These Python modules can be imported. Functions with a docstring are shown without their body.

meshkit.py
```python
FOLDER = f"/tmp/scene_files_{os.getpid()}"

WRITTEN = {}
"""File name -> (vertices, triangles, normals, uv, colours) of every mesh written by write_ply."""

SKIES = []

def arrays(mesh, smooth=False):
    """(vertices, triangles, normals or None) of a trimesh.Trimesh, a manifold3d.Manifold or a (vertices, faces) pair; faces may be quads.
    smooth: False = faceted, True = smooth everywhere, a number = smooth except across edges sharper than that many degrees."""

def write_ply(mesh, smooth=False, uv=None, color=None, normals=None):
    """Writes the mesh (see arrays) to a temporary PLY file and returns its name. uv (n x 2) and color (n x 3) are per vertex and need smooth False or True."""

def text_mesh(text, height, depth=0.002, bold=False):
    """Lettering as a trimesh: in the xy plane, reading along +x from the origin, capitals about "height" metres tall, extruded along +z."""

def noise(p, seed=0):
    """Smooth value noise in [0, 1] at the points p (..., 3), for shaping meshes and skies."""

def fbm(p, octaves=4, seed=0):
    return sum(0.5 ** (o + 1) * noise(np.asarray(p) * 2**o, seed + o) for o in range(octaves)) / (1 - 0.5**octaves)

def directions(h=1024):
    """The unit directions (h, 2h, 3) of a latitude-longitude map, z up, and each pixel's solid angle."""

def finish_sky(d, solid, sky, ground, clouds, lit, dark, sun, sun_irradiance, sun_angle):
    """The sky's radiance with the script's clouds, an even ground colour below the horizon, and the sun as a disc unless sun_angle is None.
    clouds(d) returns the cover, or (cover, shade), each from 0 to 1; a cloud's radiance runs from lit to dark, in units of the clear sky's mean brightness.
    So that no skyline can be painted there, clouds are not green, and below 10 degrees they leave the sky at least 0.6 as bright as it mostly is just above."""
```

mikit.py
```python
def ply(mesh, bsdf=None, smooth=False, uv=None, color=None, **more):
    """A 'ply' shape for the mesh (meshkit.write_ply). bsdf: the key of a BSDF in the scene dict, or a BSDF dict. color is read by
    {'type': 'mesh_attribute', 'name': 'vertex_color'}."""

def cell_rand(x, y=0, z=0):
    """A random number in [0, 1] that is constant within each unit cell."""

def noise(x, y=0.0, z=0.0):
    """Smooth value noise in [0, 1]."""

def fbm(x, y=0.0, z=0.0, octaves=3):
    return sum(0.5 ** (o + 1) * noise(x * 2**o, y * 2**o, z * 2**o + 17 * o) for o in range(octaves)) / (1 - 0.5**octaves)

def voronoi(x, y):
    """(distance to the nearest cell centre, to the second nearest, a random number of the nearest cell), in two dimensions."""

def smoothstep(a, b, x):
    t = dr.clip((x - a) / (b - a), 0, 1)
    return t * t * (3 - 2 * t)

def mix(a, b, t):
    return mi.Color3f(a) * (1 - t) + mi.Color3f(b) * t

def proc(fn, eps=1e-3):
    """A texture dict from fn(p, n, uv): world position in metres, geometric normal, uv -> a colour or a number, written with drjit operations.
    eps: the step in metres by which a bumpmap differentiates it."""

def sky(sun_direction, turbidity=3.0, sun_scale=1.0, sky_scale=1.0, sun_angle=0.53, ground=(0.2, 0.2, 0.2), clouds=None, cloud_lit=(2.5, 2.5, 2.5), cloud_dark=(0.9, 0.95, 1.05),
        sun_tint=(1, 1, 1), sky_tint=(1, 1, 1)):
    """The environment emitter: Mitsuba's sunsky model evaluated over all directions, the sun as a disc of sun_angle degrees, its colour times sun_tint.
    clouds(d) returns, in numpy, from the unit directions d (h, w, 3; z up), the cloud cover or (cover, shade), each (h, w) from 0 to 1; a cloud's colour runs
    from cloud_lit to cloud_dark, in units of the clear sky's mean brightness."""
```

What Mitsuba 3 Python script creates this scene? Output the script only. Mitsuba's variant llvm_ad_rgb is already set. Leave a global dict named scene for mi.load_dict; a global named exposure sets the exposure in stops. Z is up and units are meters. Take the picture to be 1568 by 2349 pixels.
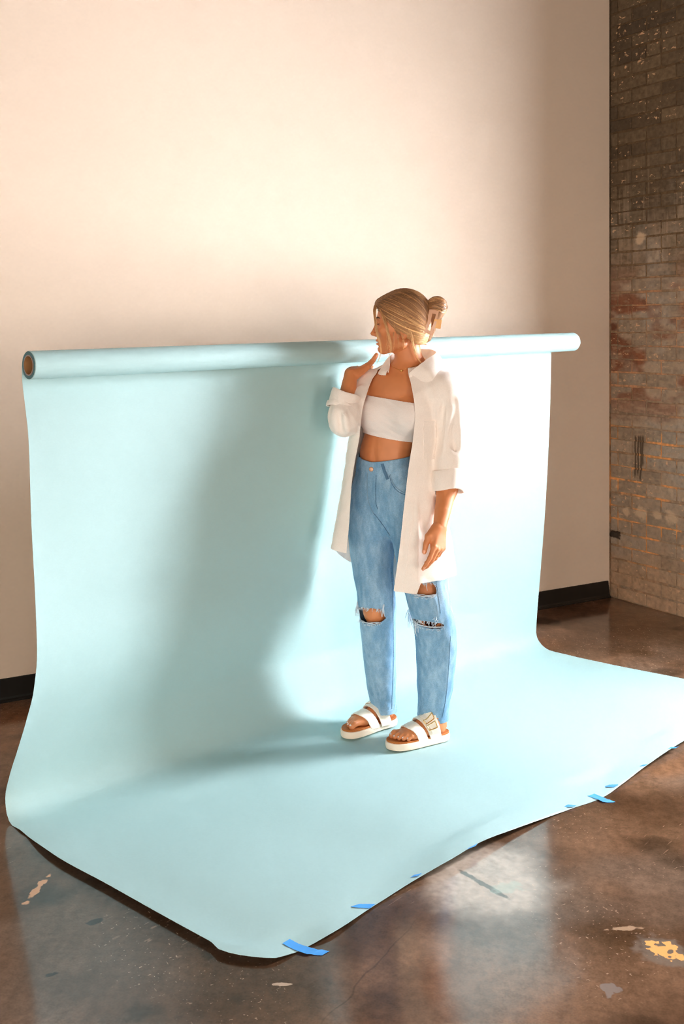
import math
import numpy as np
import drjit as dr
import trimesh
import mitsuba as mi
import mikit
from mikit import noise, fbm, smoothstep, mix, cell_rand, voronoi
import meshkit
from scipy.interpolate import PchipInterpolator
from shapely.geometry import Polygon

T = mi.ScalarTransform4f
scene, labels = {}, {}
rng = np.random.default_rng(7)

# ------------------------------------------------------------------ camera
# "view frame": X to the right of the camera, Y ahead of it, z up, camera above the origin.
# The room's axes are turned against it by TH about the vertical; every point built in the view frame goes through V2W.
FOC, HOR, CX, CAMH = 2500.0, 760.0, 784.0, 1.53
TH = math.radians(31.2)
CT, ST = math.cos(TH), math.sin(TH)


def V2W(v):
    v = np.asarray(v, float)
    o = np.empty_like(v)
    o[..., 0] = v[..., 0] * CT + v[..., 1] * ST
    o[..., 1] = -v[..., 0] * ST + v[..., 1] * CT
    o[..., 2] = v[..., 2]
    return o


def P(px, py, Z):
    """view-frame point measured in the photograph at distance Z"""
    return np.array([(px - CX) / FOC * Z, Z, CAMH - (py - HOR) / FOC * Z])


def F(px, py, z=0.0):
    """view-frame point on the level z"""
    return P(px, py, (CAMH - z) * FOC / (py - HOR))


scene['camera'] = {
    'type': 'perspective', 'fov': 2 * math.degrees(math.atan(784 / FOC)), 'fov_axis': 'x', 'near_clip': 0.05, 'far_clip': 60.0,
    'principal_point_offset_y': (1174.5 - HOR) / 2349.0,
    'to_world': T().look_at(origin=[0, 0, CAMH], target=[ST, CT, CAMH], up=[0, 0, 1]),
}
exposure = 0.0

# ------------------------------------------------------------------ light: daylit window in the brick wall, plus unseen windows added for fill
KEY = [100.0, 102.0, 106.0]
FILL = [15.5, 13.6, 11.8]
SIDE_FILL = [8.0, 6.9, 5.9]

# ------------------------------------------------------------------ helpers


def add(key, mesh, bsdf, smooth=False, view=False, **more):
    if view:
        mesh = trimesh.Trimesh(V2W(mesh.vertices), mesh.faces, process=False)
    while key in scene:
        head, _, num = key.rpartition('_')
        key = f'{head}_{int(num) + 1:03d}' if num.isdigit() and len(num) == 3 else key + '_001'
    scene[key] = mikit.ply(mesh, bsdf, smooth=smooth, **more)
    return key


def tag(key, label=None, category=None, group=None, kind=None):
    d = {}
    if label: d['label'] = label
    if category: d['category'] = category
    if group: d['group'] = group
    if kind: d['kind'] = kind
    labels[key] = d


def box(lo, hi):
    lo, hi = np.array(lo, float), np.array(hi, float)
    m = trimesh.creation.box(hi - lo)
    m.apply_translation((lo + hi) / 2)
    return m


def cat(*ms):
    return trimesh.util.concatenate(list(ms))


def rgb(c):
    return {'type': 'rgb', 'value': list(map(float, c))}


def lin(r, g, b):
    c = np.array([r, g, b]) / 255.0
    return np.where(c <= 0.04045, c / 12.92, ((c + 0.055) / 1.055) ** 2.4).tolist()


def bsdf(key, color, rough=0.6, spec=0.5, **more):
    d = {'type': 'principled', 'base_color': color if isinstance(color, dict) else rgb(color), 'roughness': rough, 'specular': spec, **more}
    scene[key] = {'type': 'twosided', 'bsdf': d}
    return key


def grid_mesh(p, close_u=False, close_v=False):
    """p (n, m, 3) -> trimesh"""
    n, m = p.shape[:2]
    iu = np.arange(n if close_u else n - 1)
    iv = np.arange(m if close_v else m - 1)
    a, b = np.meshgrid(iu, iv, indexing='ij')
    a, b = a.ravel(), b.ravel()
    a1, b1 = (a + 1) % n, (b + 1) % m
    f = np.stack([a * m + b, a1 * m + b, a1 * m + b1, a * m + b1], 1)
    f = np.vstack([f[:, [0, 1, 2]], f[:, [0, 2, 3]]])
    return trimesh.Trimesh(p.reshape(-1, 3), f, process=False)


def frames(pts):
    """tangent and two normals along a polyline, without twist"""
    t = np.gradient(pts, axis=0)
    t /= np.linalg.norm(t, axis=1, keepdims=True) + 1e-12
    n = np.empty_like(pts)
    a = np.array([0, 0, 1.0]) if abs(t[0, 2]) < 0.9 else np.array([1.0, 0, 0])
    n[0] = np.cross(t[0], a)
    for i in range(len(pts)):
        v = n[i - 1] if i else n[0]
        v = v - t[i] * (v @ t[i])
        n[i] = v / (np.linalg.norm(v) + 1e-12)
    return t, n, np.cross(t, n)


def spline(pts, n):
    pts = np.asarray(pts, float)
    s = np.r_[0, np.cumsum(np.linalg.norm(np.diff(pts, axis=0), axis=1))]
    q = np.linspace(0, s[-1], n)
    return np.stack([PchipInterpolator(s, pts[:, k])(q) for k in range(pts.shape[1])], 1)


def tube(pts, r, sides=8, n=None, flat=1.0, up=None):
    """round (or flattened) tube along pts; r is a number or one per point"""
    pts = np.asarray(pts, float)
    r = np.broadcast_to(np.asarray(r, float), len(pts))
    if n:
        q = spline(np.c_[pts, r], n)
        pts, r = q[:, :3], q[:, 3]
    t, a, b = frames(pts)
    if up is not None:
        b = np.broadcast_to(up, pts.shape) - t * (t @ np.asarray(up))[:, None]
        b /= np.linalg.norm(b, axis=1, keepdims=True)
        a = np.cross(b, t)
    w = np.arange(sides) / sides * 2 * np.pi
    ring = pts[:, None] + r[:, None, None] * (np.cos(w)[None, :, None] * a[:, None] + flat * np.sin(w)[None, :, None] * b[:, None])
    m = grid_mesh(ring, close_v=True)
    k = len(pts)
    v = np.vstack([m.vertices, pts[0] , pts[-1]])
    i = np.arange(sides)
    j = (i + 1) % sides
    c0, c1 = k * sides, k * sides + 1
    f = np.vstack([m.faces, np.stack([i, j, i * 0 + c0], 1), np.stack([(k - 1) * sides + j, (k - 1) * sides + i, i * 0 + c1], 1)])
    m = trimesh.Trimesh(v, f[:, ::-1], process=False)
    return m


# ---- signed-distance modelling (numpy): primitives, blends, surface nets, cutting, thickening
def cone(p, a, b, ra, rb):
    a, b = np.asarray(a, np.float32), np.asarray(b, np.float32)
    ab = b - a
    t = np.clip(((p - a) @ ab) / (ab @ ab), 0, 1)
    return np.linalg.norm(p - a - t[:, None] * ab, axis=1) - (ra + (rb - ra) * t)


def ell(p, c, r, R=None):
    q = p - np.asarray(c, np.float32)
    if R is not None:
        q = q @ np.asarray(R, np.float32).T
    r = np.asarray(r, np.float32)
    k0 = np.linalg.norm(q / r, axis=1)
    k1 = np.linalg.norm(q / r ** 2, axis=1)
    return k0 * (k0 - 1) / (k1 + 1e-9)


def smin(a, b, k):
    h = np.clip(0.5 + 0.5 * (b - a) / k, 0, 1)
    return b + (a - b) * h - k * h * (1 - h)


def smax(a, b, k):
    return -smin(-a, -b, k)


def nets(f, lo, hi, h, margin=1.5):
    """naive surface nets of f (distance-like, vectorised over (n, 3)) at step h, evaluated only near the surface"""
    lo, hi = np.asarray(lo, float), np.asarray(hi, float)
    st = 4
    n = (np.ceil((hi - lo) / h / st).astype(int)) * st + 1
    ax = [(lo[k] + h * np.arange(n[k])).astype(np.float32) for k in range(3)]
    cax = [a[::st] for a in ax]
    cg = np.stack(np.meshgrid(*cax, indexing='ij'), -1)
    C = f(cg.reshape(-1, 3)).reshape(cg.shape[:3])
    near = np.abs(C) < h * st * 1.9 * margin
    D = np.full(n, 1.0, np.float32)
    idx = np.minimum((np.arange(n.max()) + st // 2) // st, 10 ** 6)
    ii = [np.minimum((np.arange(n[k]) + st // 2) // st, len(cax[k]) - 1) for k in range(3)]
    D[:] = C[np.ix_(*ii)]
    M = near[np.ix_(*ii)]
    I = np.argwhere(M)
    pts = np.stack([ax[k][I[:, k]] for k in range(3)], 1)
    D[M] = f(pts)
    ins = D < 0
    m = n - 1
    cnt = np.zeros(m, np.int8)
    for o in np.ndindex(2, 2, 2):
        cnt += ins[o[0]:o[0] + m[0], o[1]:o[1] + m[1], o[2]:o[2] + m[2]]
    cells = np.argwhere((cnt > 0) & (cnt < 8))
    num = np.full(m, -1, np.int64)
    num[tuple(cells.T)] = np.arange(len(cells))
    val = {o: D[cells[:, 0] + o[0], cells[:, 1] + o[1], cells[:, 2] + o[2]] for o in np.ndindex(2, 2, 2)}
    acc, k = np.zeros((len(cells), 3)), np.zeros(len(cells))
    for o in np.ndindex(2, 2, 2):
        for a in range(3):
            if o[a] == 0:
                e = list(o); e[a] = 1
                u, v = val[o], val[tuple(e)]
                c = (u < 0) != (v < 0)
                t = np.where(c, u / np.where(u == v, 1, u - v), 0)
                pos = np.array(o, float)[None] + 0 * t[:, None]
                pos[:, a] += t
                acc += np.where(c[:, None], pos, 0)
                k += c
    V = lo + h * (cells + acc / k[:, None])
    quads = []
    for a in range(3):
        b, c = (a + 1) % 3, (a + 2) % 3
        s0 = [slice(None)] * 3; s1 = [slice(None)] * 3
        s0[a] = slice(0, n[a] - 1); s1[a] = slice(1, n[a])
        for s in (s0, s1):
            s[b] = slice(1, n[b] - 1); s[c] = slice(1, n[c] - 1)
        A, B = ins[tuple(s0)], ins[tuple(s1)]
        for flip, mask in ((False, A & ~B), (True, ~A & B)):
            e = np.argwhere(mask)
            if not len(e):
                continue
            e[:, b] += 1; e[:, c] += 1
            def at(db, dc):
                q = e.copy(); q[:, b] -= db; q[:, c] -= dc
                return num[q[:, 0], q[:, 1], q[:, 2]]
            q = np.stack([at(1, 1), at(0, 1), at(0, 0), at(1, 0)], 1)
            quads.append(q[:, ::-1] if flip else q)
    q = np.vstack(quads)
    q = q[(q >= 0).all(1)]
    faces = np.vstack([q[:, [0, 1, 2]], q[:, [0, 2, 3]]])
    return trimesh.Trimesh(V, faces, process=False)


def relax(m, n=3, lam=0.5, mu=-0.53):
    """shrink-free smoothing of a mesh's vertices"""
    from scipy.sparse import coo_matrix
    e = m.edges_unique
    k = len(m.vertices)
    A_ = coo_matrix((np.ones(2 * len(e)), (np.r_[e[:, 0], e[:, 1]], np.r_[e[:, 1], e[:, 0]])), (k, k)).tocsr()
    deg = np.asarray(A_.sum(1)).ravel()
    ok = deg > 0
    v = np.array(m.vertices)
    for _ in range(n):
        for w in (lam, mu):
            d = A_ @ v / np.maximum(deg, 1)[:, None] - v
            v = v + w * d * ok[:, None]
    m.vertices = v
    return m


def clip(mesh, s):
    """the part of the mesh where the per-vertex number s >= 0, cut cleanly"""
    V, Fc = np.asarray(mesh.vertices), np.asarray(mesh.faces)
    s = np.where(np.abs(s) < 1e-9, 1e-9, s)
    pos = s > 0
    c = pos[Fc].sum(1)
    out = [Fc[c == 3]]
    verts = [V]
    base = len(V)
    made = {}
    new = []

    def cut(i, j):
        key = (i, j) if i < j else (j, i)
        if key not in made:
            t = s[i] / (s[i] - s[j])
            made[key] = base + len(new)
            new.append(V[i] + t * (V[j] - V[i]))
        return made[key]
    extra = []
    for f in Fc[(c == 1) | (c == 2)]:
        p = pos[f]
        if p.sum() == 1:
            k = int(np.argmax(p)); a, b, d = f[k], f[(k + 1) % 3], f[(k + 2) % 3]
            extra.append([a, cut(a, b), cut(a, d)])
        else:
            k = int(np.argmin(p)); a, b, d = f[k], f[(k + 1) % 3], f[(k + 2) % 3]
            x, y = cut(a, b), cut(a, d)
            extra += [[x, b, d], [x, d, y]]
    if extra:
        out.append(np.array(extra))
    v = np.vstack([V, np.array(new).reshape(-1, 3)])
    f = np.vstack(out)
    used = np.unique(f)
    remap = np.full(len(v), -1); remap[used] = np.arange(len(used))
    return trimesh.Trimesh(v[used], remap[f], process=False)


def vnormals(v, f):
    n = np.zeros_like(v)
    fn = np.cross(v[f[:, 1]] - v[f[:, 0]], v[f[:, 2]] - v[f[:, 0]])
    for k in range(3):
        np.add.at(n, f[:, k], fn)
    return n / (np.linalg.norm(n, axis=1, keepdims=True) + 1e-20)


def thick(mesh, t):
    """an open sheet given a thickness t inwards, edges closed"""
    v, f = np.asarray(mesh.vertices), np.asarray(mesh.faces)
    n = vnormals(v, f)
    w = np.vstack([v, v - n * t])
    N = len(v)
    e = np.vstack([f[:, [0, 1]], f[:, [1, 2]], f[:, [2, 0]]])
    es = np.sort(e, 1)
    u, inv, cnt = np.unique(es, axis=0, return_inverse=True, return_counts=True)
    b = e[cnt[inv.ravel()] == 1]
    side = np.vstack([np.stack([b[:, 1], b[:, 0], b[:, 0] + N], 1), np.stack([b[:, 1], b[:, 0] + N, b[:, 1] + N], 1)])
    return trimesh.Trimesh(w, np.vstack([f, f[:, ::-1] + N, side]), process=False)


# ------------------------------------------------------------------ materials of the room
WALL_COL = lin(220, 202, 185)


def wall_color(p, n, uv):
    k = fbm(p.x * 90, p.y * 90, p.z * 90, 2)
    g = fbm(p.x * 1.3, p.y * 1.3, p.z * 1.3, 2)
    return mi.Color3f(WALL_COL) * (0.97 + 0.05 * (k - 0.5) + 0.05 * g)


bsdf('painted_plaster', mikit.proc(wall_color), 0.75, 0.25)
bsdf('ceiling_paint', lin(70, 60, 54), 0.9, 0.1)
bsdf('black_vinyl', [0.006, 0.0055, 0.005], 0.35, 0.5)
bsdf('window_frame_paint', [0.05, 0.05, 0.05], 0.5)

# floor: stained, polished concrete
FL = {k: V2W(F(*v)) for k, v in dict(orange=(1524, 2183), scrape=(1120, 2035), pale=(85, 2040), dash=(650, 2258), dash2=(1430, 2130), grey=(1400, 2270), dark=(120, 2235),
                                     dark2=(215, 2115), crack=(850, 2220)).items()}


WORN_REFLECTION = V2W(F(1135, 2030))


def floor_color(p, n, uv):
    x, y = p.x, p.y
    big = fbm(x * 1.1 + 3, y * 1.1, 0.0, 4)
    mid = fbm(x * 5, y * 5, 1.0, 4)
    fine = fbm(x * 60, y * 60, 2.0, 3)
    c = mix(lin(68, 46, 31), lin(126, 94, 72), smoothstep(0.3, 0.72, 0.6 * big + 0.4 * mid))
    c = mix(c, lin(104, 88, 76), smoothstep(0.5, 0.75, fbm(x * 2.3 + 9, y * 2.3 + 4, 0.0, 3)) * 0.55)
    c = mix(c, lin(132, 84, 48), smoothstep(0.56, 0.8, fbm(x * 1.7 + 31, y * 1.7, 0.0, 3)) * 0.45)
    c = c * 0.92 * (0.66 + 0.48 * fine + 0.24 * noise(x * 260, y * 260, 4.0))
    # dark mottles and trowel marks
    c = c * (1 - 0.55 * smoothstep(0.66, 0.8, fbm(x * 4.1 + 50, y * 4.1 + 7, 0.0, 3)))
    st = fbm((x * 0.6 + y * 0.8) * 9, (x * 0.8 - y * 0.6) * 45, 0.0, 2)
    c = c * (0.86 + 0.28 * st)
    # dulled, paler patch before the paper, with the paper's reflection painted into the colour
    wd = dr.sqrt(dr.square((x - WORN_REFLECTION[0]) / 0.20) + dr.square((y - WORN_REFLECTION[1]) / 0.22)) + 0.9 * (fbm(x * 6, y * 6, 7.0, 4) - 0.5)
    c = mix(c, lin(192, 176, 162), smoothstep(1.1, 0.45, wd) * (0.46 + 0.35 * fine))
    # pale specks and scratches
    sp = smoothstep(0.90, 0.97, noise(x * 170, y * 170)) * smoothstep(0.45, 0.75, fbm(x * 3 + 5, y * 3, 0.0, 2))
    c = mix(c, lin(190, 160, 138), sp * 0.6)
    sc = smoothstep(0.90, 0.96, noise((x * 0.9 + y * 0.3) * 22, (x * 0.3 - y * 0.9) * 210)) * smoothstep(0.5, 0.7, fbm(x * 1.5 + 40, y * 1.5, 0.0, 2))
    c = mix(c, lin(176, 140, 115), sc * 0.4)
    # marks with a shape of their own

    def spot(q, rx, ry, wob, ang=0.0):
        dx, dy = x - q[0], y - q[1]
        u, v = dx * math.cos(ang) + dy * math.sin(ang), -dx * math.sin(ang) + dy * math.cos(ang)
        return dr.sqrt(dr.square(u / rx) + dr.square(v / ry)) + wob * (fbm(x * 45, y * 45, 3.0, 3) - 0.5)
    d = spot(FL['orange'], 0.036, 0.045, 1.5, 0.5)
    c = mix(c, lin(120, 108, 98), smoothstep(2.0, 1.2, d) * 0.6)
    hole = spot(FL['orange'] + np.array([0.012, -0.008, 0]), 0.014, 0.009, 1.2, 0.4)
    c = mix(c, lin(232, 166, 102), smoothstep(1.0, 0.92, d) * smoothstep(0.8, 1.0, hole))
    sa = V2W(F(1172, 2060)) - V2W(F(1070, 2002))
    d = spot(FL['scrape'], 0.105, 0.011, 1.3, math.atan2(sa[1], sa[0]))
    c = mix(c, lin(58, 62, 56), smoothstep(1.15, 0.7, d) * 0.8)
    d = spot(FL['scrape'] + np.array([0.04, -0.03, 0]), 0.05, 0.03, 1.3, -0.3)
    c = mix(c, lin(150, 165, 152), smoothstep(1.2, 0.6, d) * 0.45)
    for q, rx, ry, a, col in (('pale', 0.075, 0.012, 0.9, (200, 150, 112)), ('dash', 0.03, 0.006, -0.5, (190, 165, 145)), ('dash2', 0.05, 0.009, -0.4, (170, 140, 115)), ('grey', 0.03, 0.02, 0, (130, 118, 112))):
        c = mix(c, lin(*col), smoothstep(1.05, 0.8, spot(FL[q], rx, ry, 1.6, a)) * 0.8)
    for q in ('dark', 'dark2'):
        c = mix(c, lin(24, 22, 24), smoothstep(1.1, 0.7, spot(FL[q], 0.022, 0.012, 1.4)) * 0.85)
    # hairline crack
    cu = (x - FL['crack'][0]) * 0.5 - (y - FL['crack'][1]) * 0.86 + 0.05 * (fbm(x * 8, y * 8, 5.0, 3) - 0.5)
    cv = (x - FL['crack'][0]) * 0.86 + (y - FL['crack'][1]) * 0.5
    c = c * (1 - 0.3 * smoothstep(0.003, 0.001, dr.abs(cu)) * smoothstep(0.3, 0.15, dr.abs(cv)))
    return c


def floor_rough(p, n, uv):
    return 0.07 + 0.08 * fbm(p.x * 6, p.y * 6, 0.0, 3) + 0.04 * noise(p.x * 70, p.y * 70)


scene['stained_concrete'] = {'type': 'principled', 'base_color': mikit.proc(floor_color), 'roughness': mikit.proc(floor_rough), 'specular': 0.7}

# ------------------------------------------------------------------ the room
WX, WY, X0, Y0, CEIL = 4.58, 4.572, -3.6, -3.4, 4.3
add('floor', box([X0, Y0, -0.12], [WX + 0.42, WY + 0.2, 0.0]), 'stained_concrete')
tag('floor', 'brown stained polished concrete floor with scuffs and pale specks', kind='structure')
add('ceiling', box([X0, Y0, CEIL], [WX + 0.42, WY + 0.2, CEIL + 0.15]), 'ceiling_paint')
tag('ceiling', 'dark ceiling above the studio room', kind='structure')
add('wall_back', box([X0 - 0.15, WY, 0], [WX - 0.012, WY + 0.15, CEIL]), 'painted_plaster')
tag('wall_back', 'smooth cream painted wall behind the paper backdrop', kind='structure')


def wall_with_openings(axis, at, depth, a0, a1, holes):
    """a wall slab standing on the line axis = at, running from a0 to a1, with rectangular openings (b0, b1, z0, z1)"""
    ms, cur = [], a0
    def slab(b0, b1, z0, z1):
        if axis == 'x':
            ms.append(box([at, b0, z0], [at + depth, b1, z1]))
        else:
            ms.append(box([b0, at - depth, z0], [b1, at, z1]))
    for b0, b1, z0, z1 in holes:
        slab(cur, b0, 0, CEIL); slab(b0, b1, 0, z0); slab(b0, b1, z1, CEIL); cur = b1
    slab(cur, a1, 0, CEIL)
    return cat(*ms)


def window(n, axis, at, b0, b1, z0, z1, radiance, cols, rows, label, face=-1):
    """window with a dark steel frame, glazing bars and frosted daylit panes; it faces -x (axis x) or +y (axis y)"""
    t, d = 0.05, 0.04
    bars, panes = [], []
    us, zs = np.linspace(b0, b1, cols + 1), np.linspace(z0, z1, rows + 1)
    def bx(u0, u1, w0, w1, dd):
        return box([at - dd, u0, w0], [at + dd, u1, w1]) if axis == 'x' else box([u0, at - dd, w0], [u1, at + dd, w1])
    for u in us:
        w = t if u in (us[0], us[-1]) else 0.018
        bars.append(bx(max(u - w, b0), min(u + w, b1), z0, z1, d))
    for z in zs:
        w = t if z in (zs[0], zs[-1]) else 0.018
        bars.append(bx(b0, b1, max(z - w, z0), min(z + w, z1), d * 0.9))
    key = f'window_{n}'
    add(key, cat(*bars), 'window_frame_paint')
    tag(key, label, kind='structure')
    for i in range(cols):
        for j in range(rows):
            if axis == 'x':
                q = np.array([[at, us[i], zs[j]], [at, us[i], zs[j + 1]], [at, us[i + 1], zs[j + 1]], [at, us[i + 1], zs[j]]])
            else:
                q = np.array([[us[i], at, zs[j]], [us[i], at, zs[j + 1]], [us[i + 1], at, zs[j + 1]], [us[i + 1], at, zs[j]]])
            f = np.array([[0, 1, 2], [0, 2, 3]])
            nrm = np.cross(q[1] - q[0], q[2] - q[0])
            want = np.array([face, 0, 0]) if axis == 'x' else np.array([0, 1, 0])
            if nrm @ want < 0:
                f = f[:, ::-1]
            add(f'{key}__pane', trimesh.Trimesh(q, f, process=False), 'pane_glass', emitter={'type': 'area', 'radiance': rgb(radiance)})


bsdf('pane_glass', [0.6, 0.6, 0.6], 0.6)
KW = (2.1, 2.75, 0.65, 2.6)       # window in the brick wall: y0, y1, z0, z1
FW1, FW2 = (-2.6, -0.8, 0.4, 2.1), (0.4, 2.2, 0.4, 2.1)  # unseen windows added behind the camera to fill the shaded side
window(1, 'x', WX + 0.16, *KW, KEY, 1, 3, 'tall frosted window in the brick wall outside the picture')
window(2, 'y', Y0 - 0.1, *FW1, FILL, 2, 3, 'added frosted fill window in the wall behind the camera, farther from the brick wall')
window(3, 'y', Y0 - 0.1, *FW2, FILL, 2, 3, 'added frosted fill window in the wall behind the camera, nearer to the brick wall')
ADDED_LW = (-2.4, 1.2, 0.4, 2.1)  # unseen side windows added to brighten the brick wall
for k_, (b0_, b1_) in enumerate(((-2.4, -0.75), (-0.45, 1.2))):
    window(4 + k_, 'x', X0 - 0.09, b0_, b1_, 0.4, 2.1, SIDE_FILL, 2, 3, ('added frosted fill window in the side wall, nearer the camera', 'added frosted fill window in the side wall, nearer the cream wall')[k_], face=1)
add('wall_left', wall_with_openings('x', X0 - 0.18, 0.18, Y0, WY, [(-2.4, -0.75, 0.4, 2.1), (-0.45, 1.2, 0.4, 2.1)]), 'painted_plaster')
tag('wall_left', 'cream painted side wall with two added fill windows outside the picture', kind='structure')
add('wall_front', wall_with_openings('y', Y0, 0.2, X0 - 0.15, WX + 0.35, [FW1, FW2]), 'painted_plaster')
tag('wall_front', 'cream wall behind the camera with two added fill windows', kind='structure')

# ---- the brick wall
def zone(z, a, b, s=0.12):
    return smoothstep(a - s, a + s, z) * smoothstep(b + s, b - s, z)


def on_brick(px, py):
    """(y, z) on the brick wall of a point seen in the photograph"""
    k = (px - CX) / FOC
    Z = WX / (k * CT + ST)
    q = V2W(P(px, py, Z))
    return float(q[1]), float(q[2])


PALE = [(*on_brick(x, y), r) for x, y, r in ((1437, 1174, 0.034), (1470, 1176, 0.048), (1506, 1182, 0.034), (1541, 1187, 0.05), (1468, 548, 0.045))]
DRIP = [(*on_brick(x, 1000), on_brick(x, y1)[1]) for x, y1 in ((1457, 1095), (1464, 1090), (1470, 1104), (1474, 1070))]
GAP = on_brick(1410, 1226)


def brick_color(p, n, uv):
    y, z = p.y, p.z
    row = dr.floor(z / 0.0762)
    shift = dr.select(row - 2 * dr.floor(row / 2) > 0.5, 0.1075, 0.0)
    ident = cell_rand(dr.floor((y + shift) / 0.215), row, 3)
    ident2 = cell_rand(dr.floor((y + shift) / 0.1075), row, 8)
    w = fbm(y * 9, z * 9, p.x * 7, 4)
    f = fbm(y * 60, z * 60, p.x * 55, 4)
    grey = mix(lin(122, 106, 90), lin(152, 134, 116), ident)
    grey = mix(grey, lin(136, 128, 118), smoothstep(0.5, 0.7, fbm(y * 5 + 3, z * 6, 2.0, 3)) * 0.6)
    red = mix(lin(84, 44, 25), lin(122, 68, 42), w)
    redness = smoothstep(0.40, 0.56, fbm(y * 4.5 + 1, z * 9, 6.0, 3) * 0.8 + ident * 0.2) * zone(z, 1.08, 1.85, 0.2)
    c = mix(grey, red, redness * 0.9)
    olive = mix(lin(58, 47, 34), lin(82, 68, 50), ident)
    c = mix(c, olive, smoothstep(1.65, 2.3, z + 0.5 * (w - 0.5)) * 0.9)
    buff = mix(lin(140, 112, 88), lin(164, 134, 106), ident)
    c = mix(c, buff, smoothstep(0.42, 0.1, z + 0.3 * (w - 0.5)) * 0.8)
    c = c * (0.62 + 1.12 * f)
    # old paint dragged over bricks and joints, flakes and drips
    smear = smoothstep(0.46, 0.75, fbm(y * 22, z * 60 + 3, 0.0, 4))
    c = mix(c, lin(164, 140, 116), smear * 0.5 * smoothstep(2.8, 1.2, z))
    drip = smoothstep(0.58, 0.8, fbm(y * 60, z * 4.0 + 8, 0.0, 3)) * zone(z, 1.6, 2.4, 0.25)
    c = mix(c, lin(150, 130, 110), drip * 0.4)
    flake = smoothstep(0.70, 0.80, fbm(y * 46 + 4, z * 80, 0.0, 4)) * smoothstep(0.4, 0.6, fbm(y * 6, z * 8, 4.0, 2))
    c = mix(c, lin(212, 174, 138), flake * 0.8)
    return marks(c, y, z)


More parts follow.
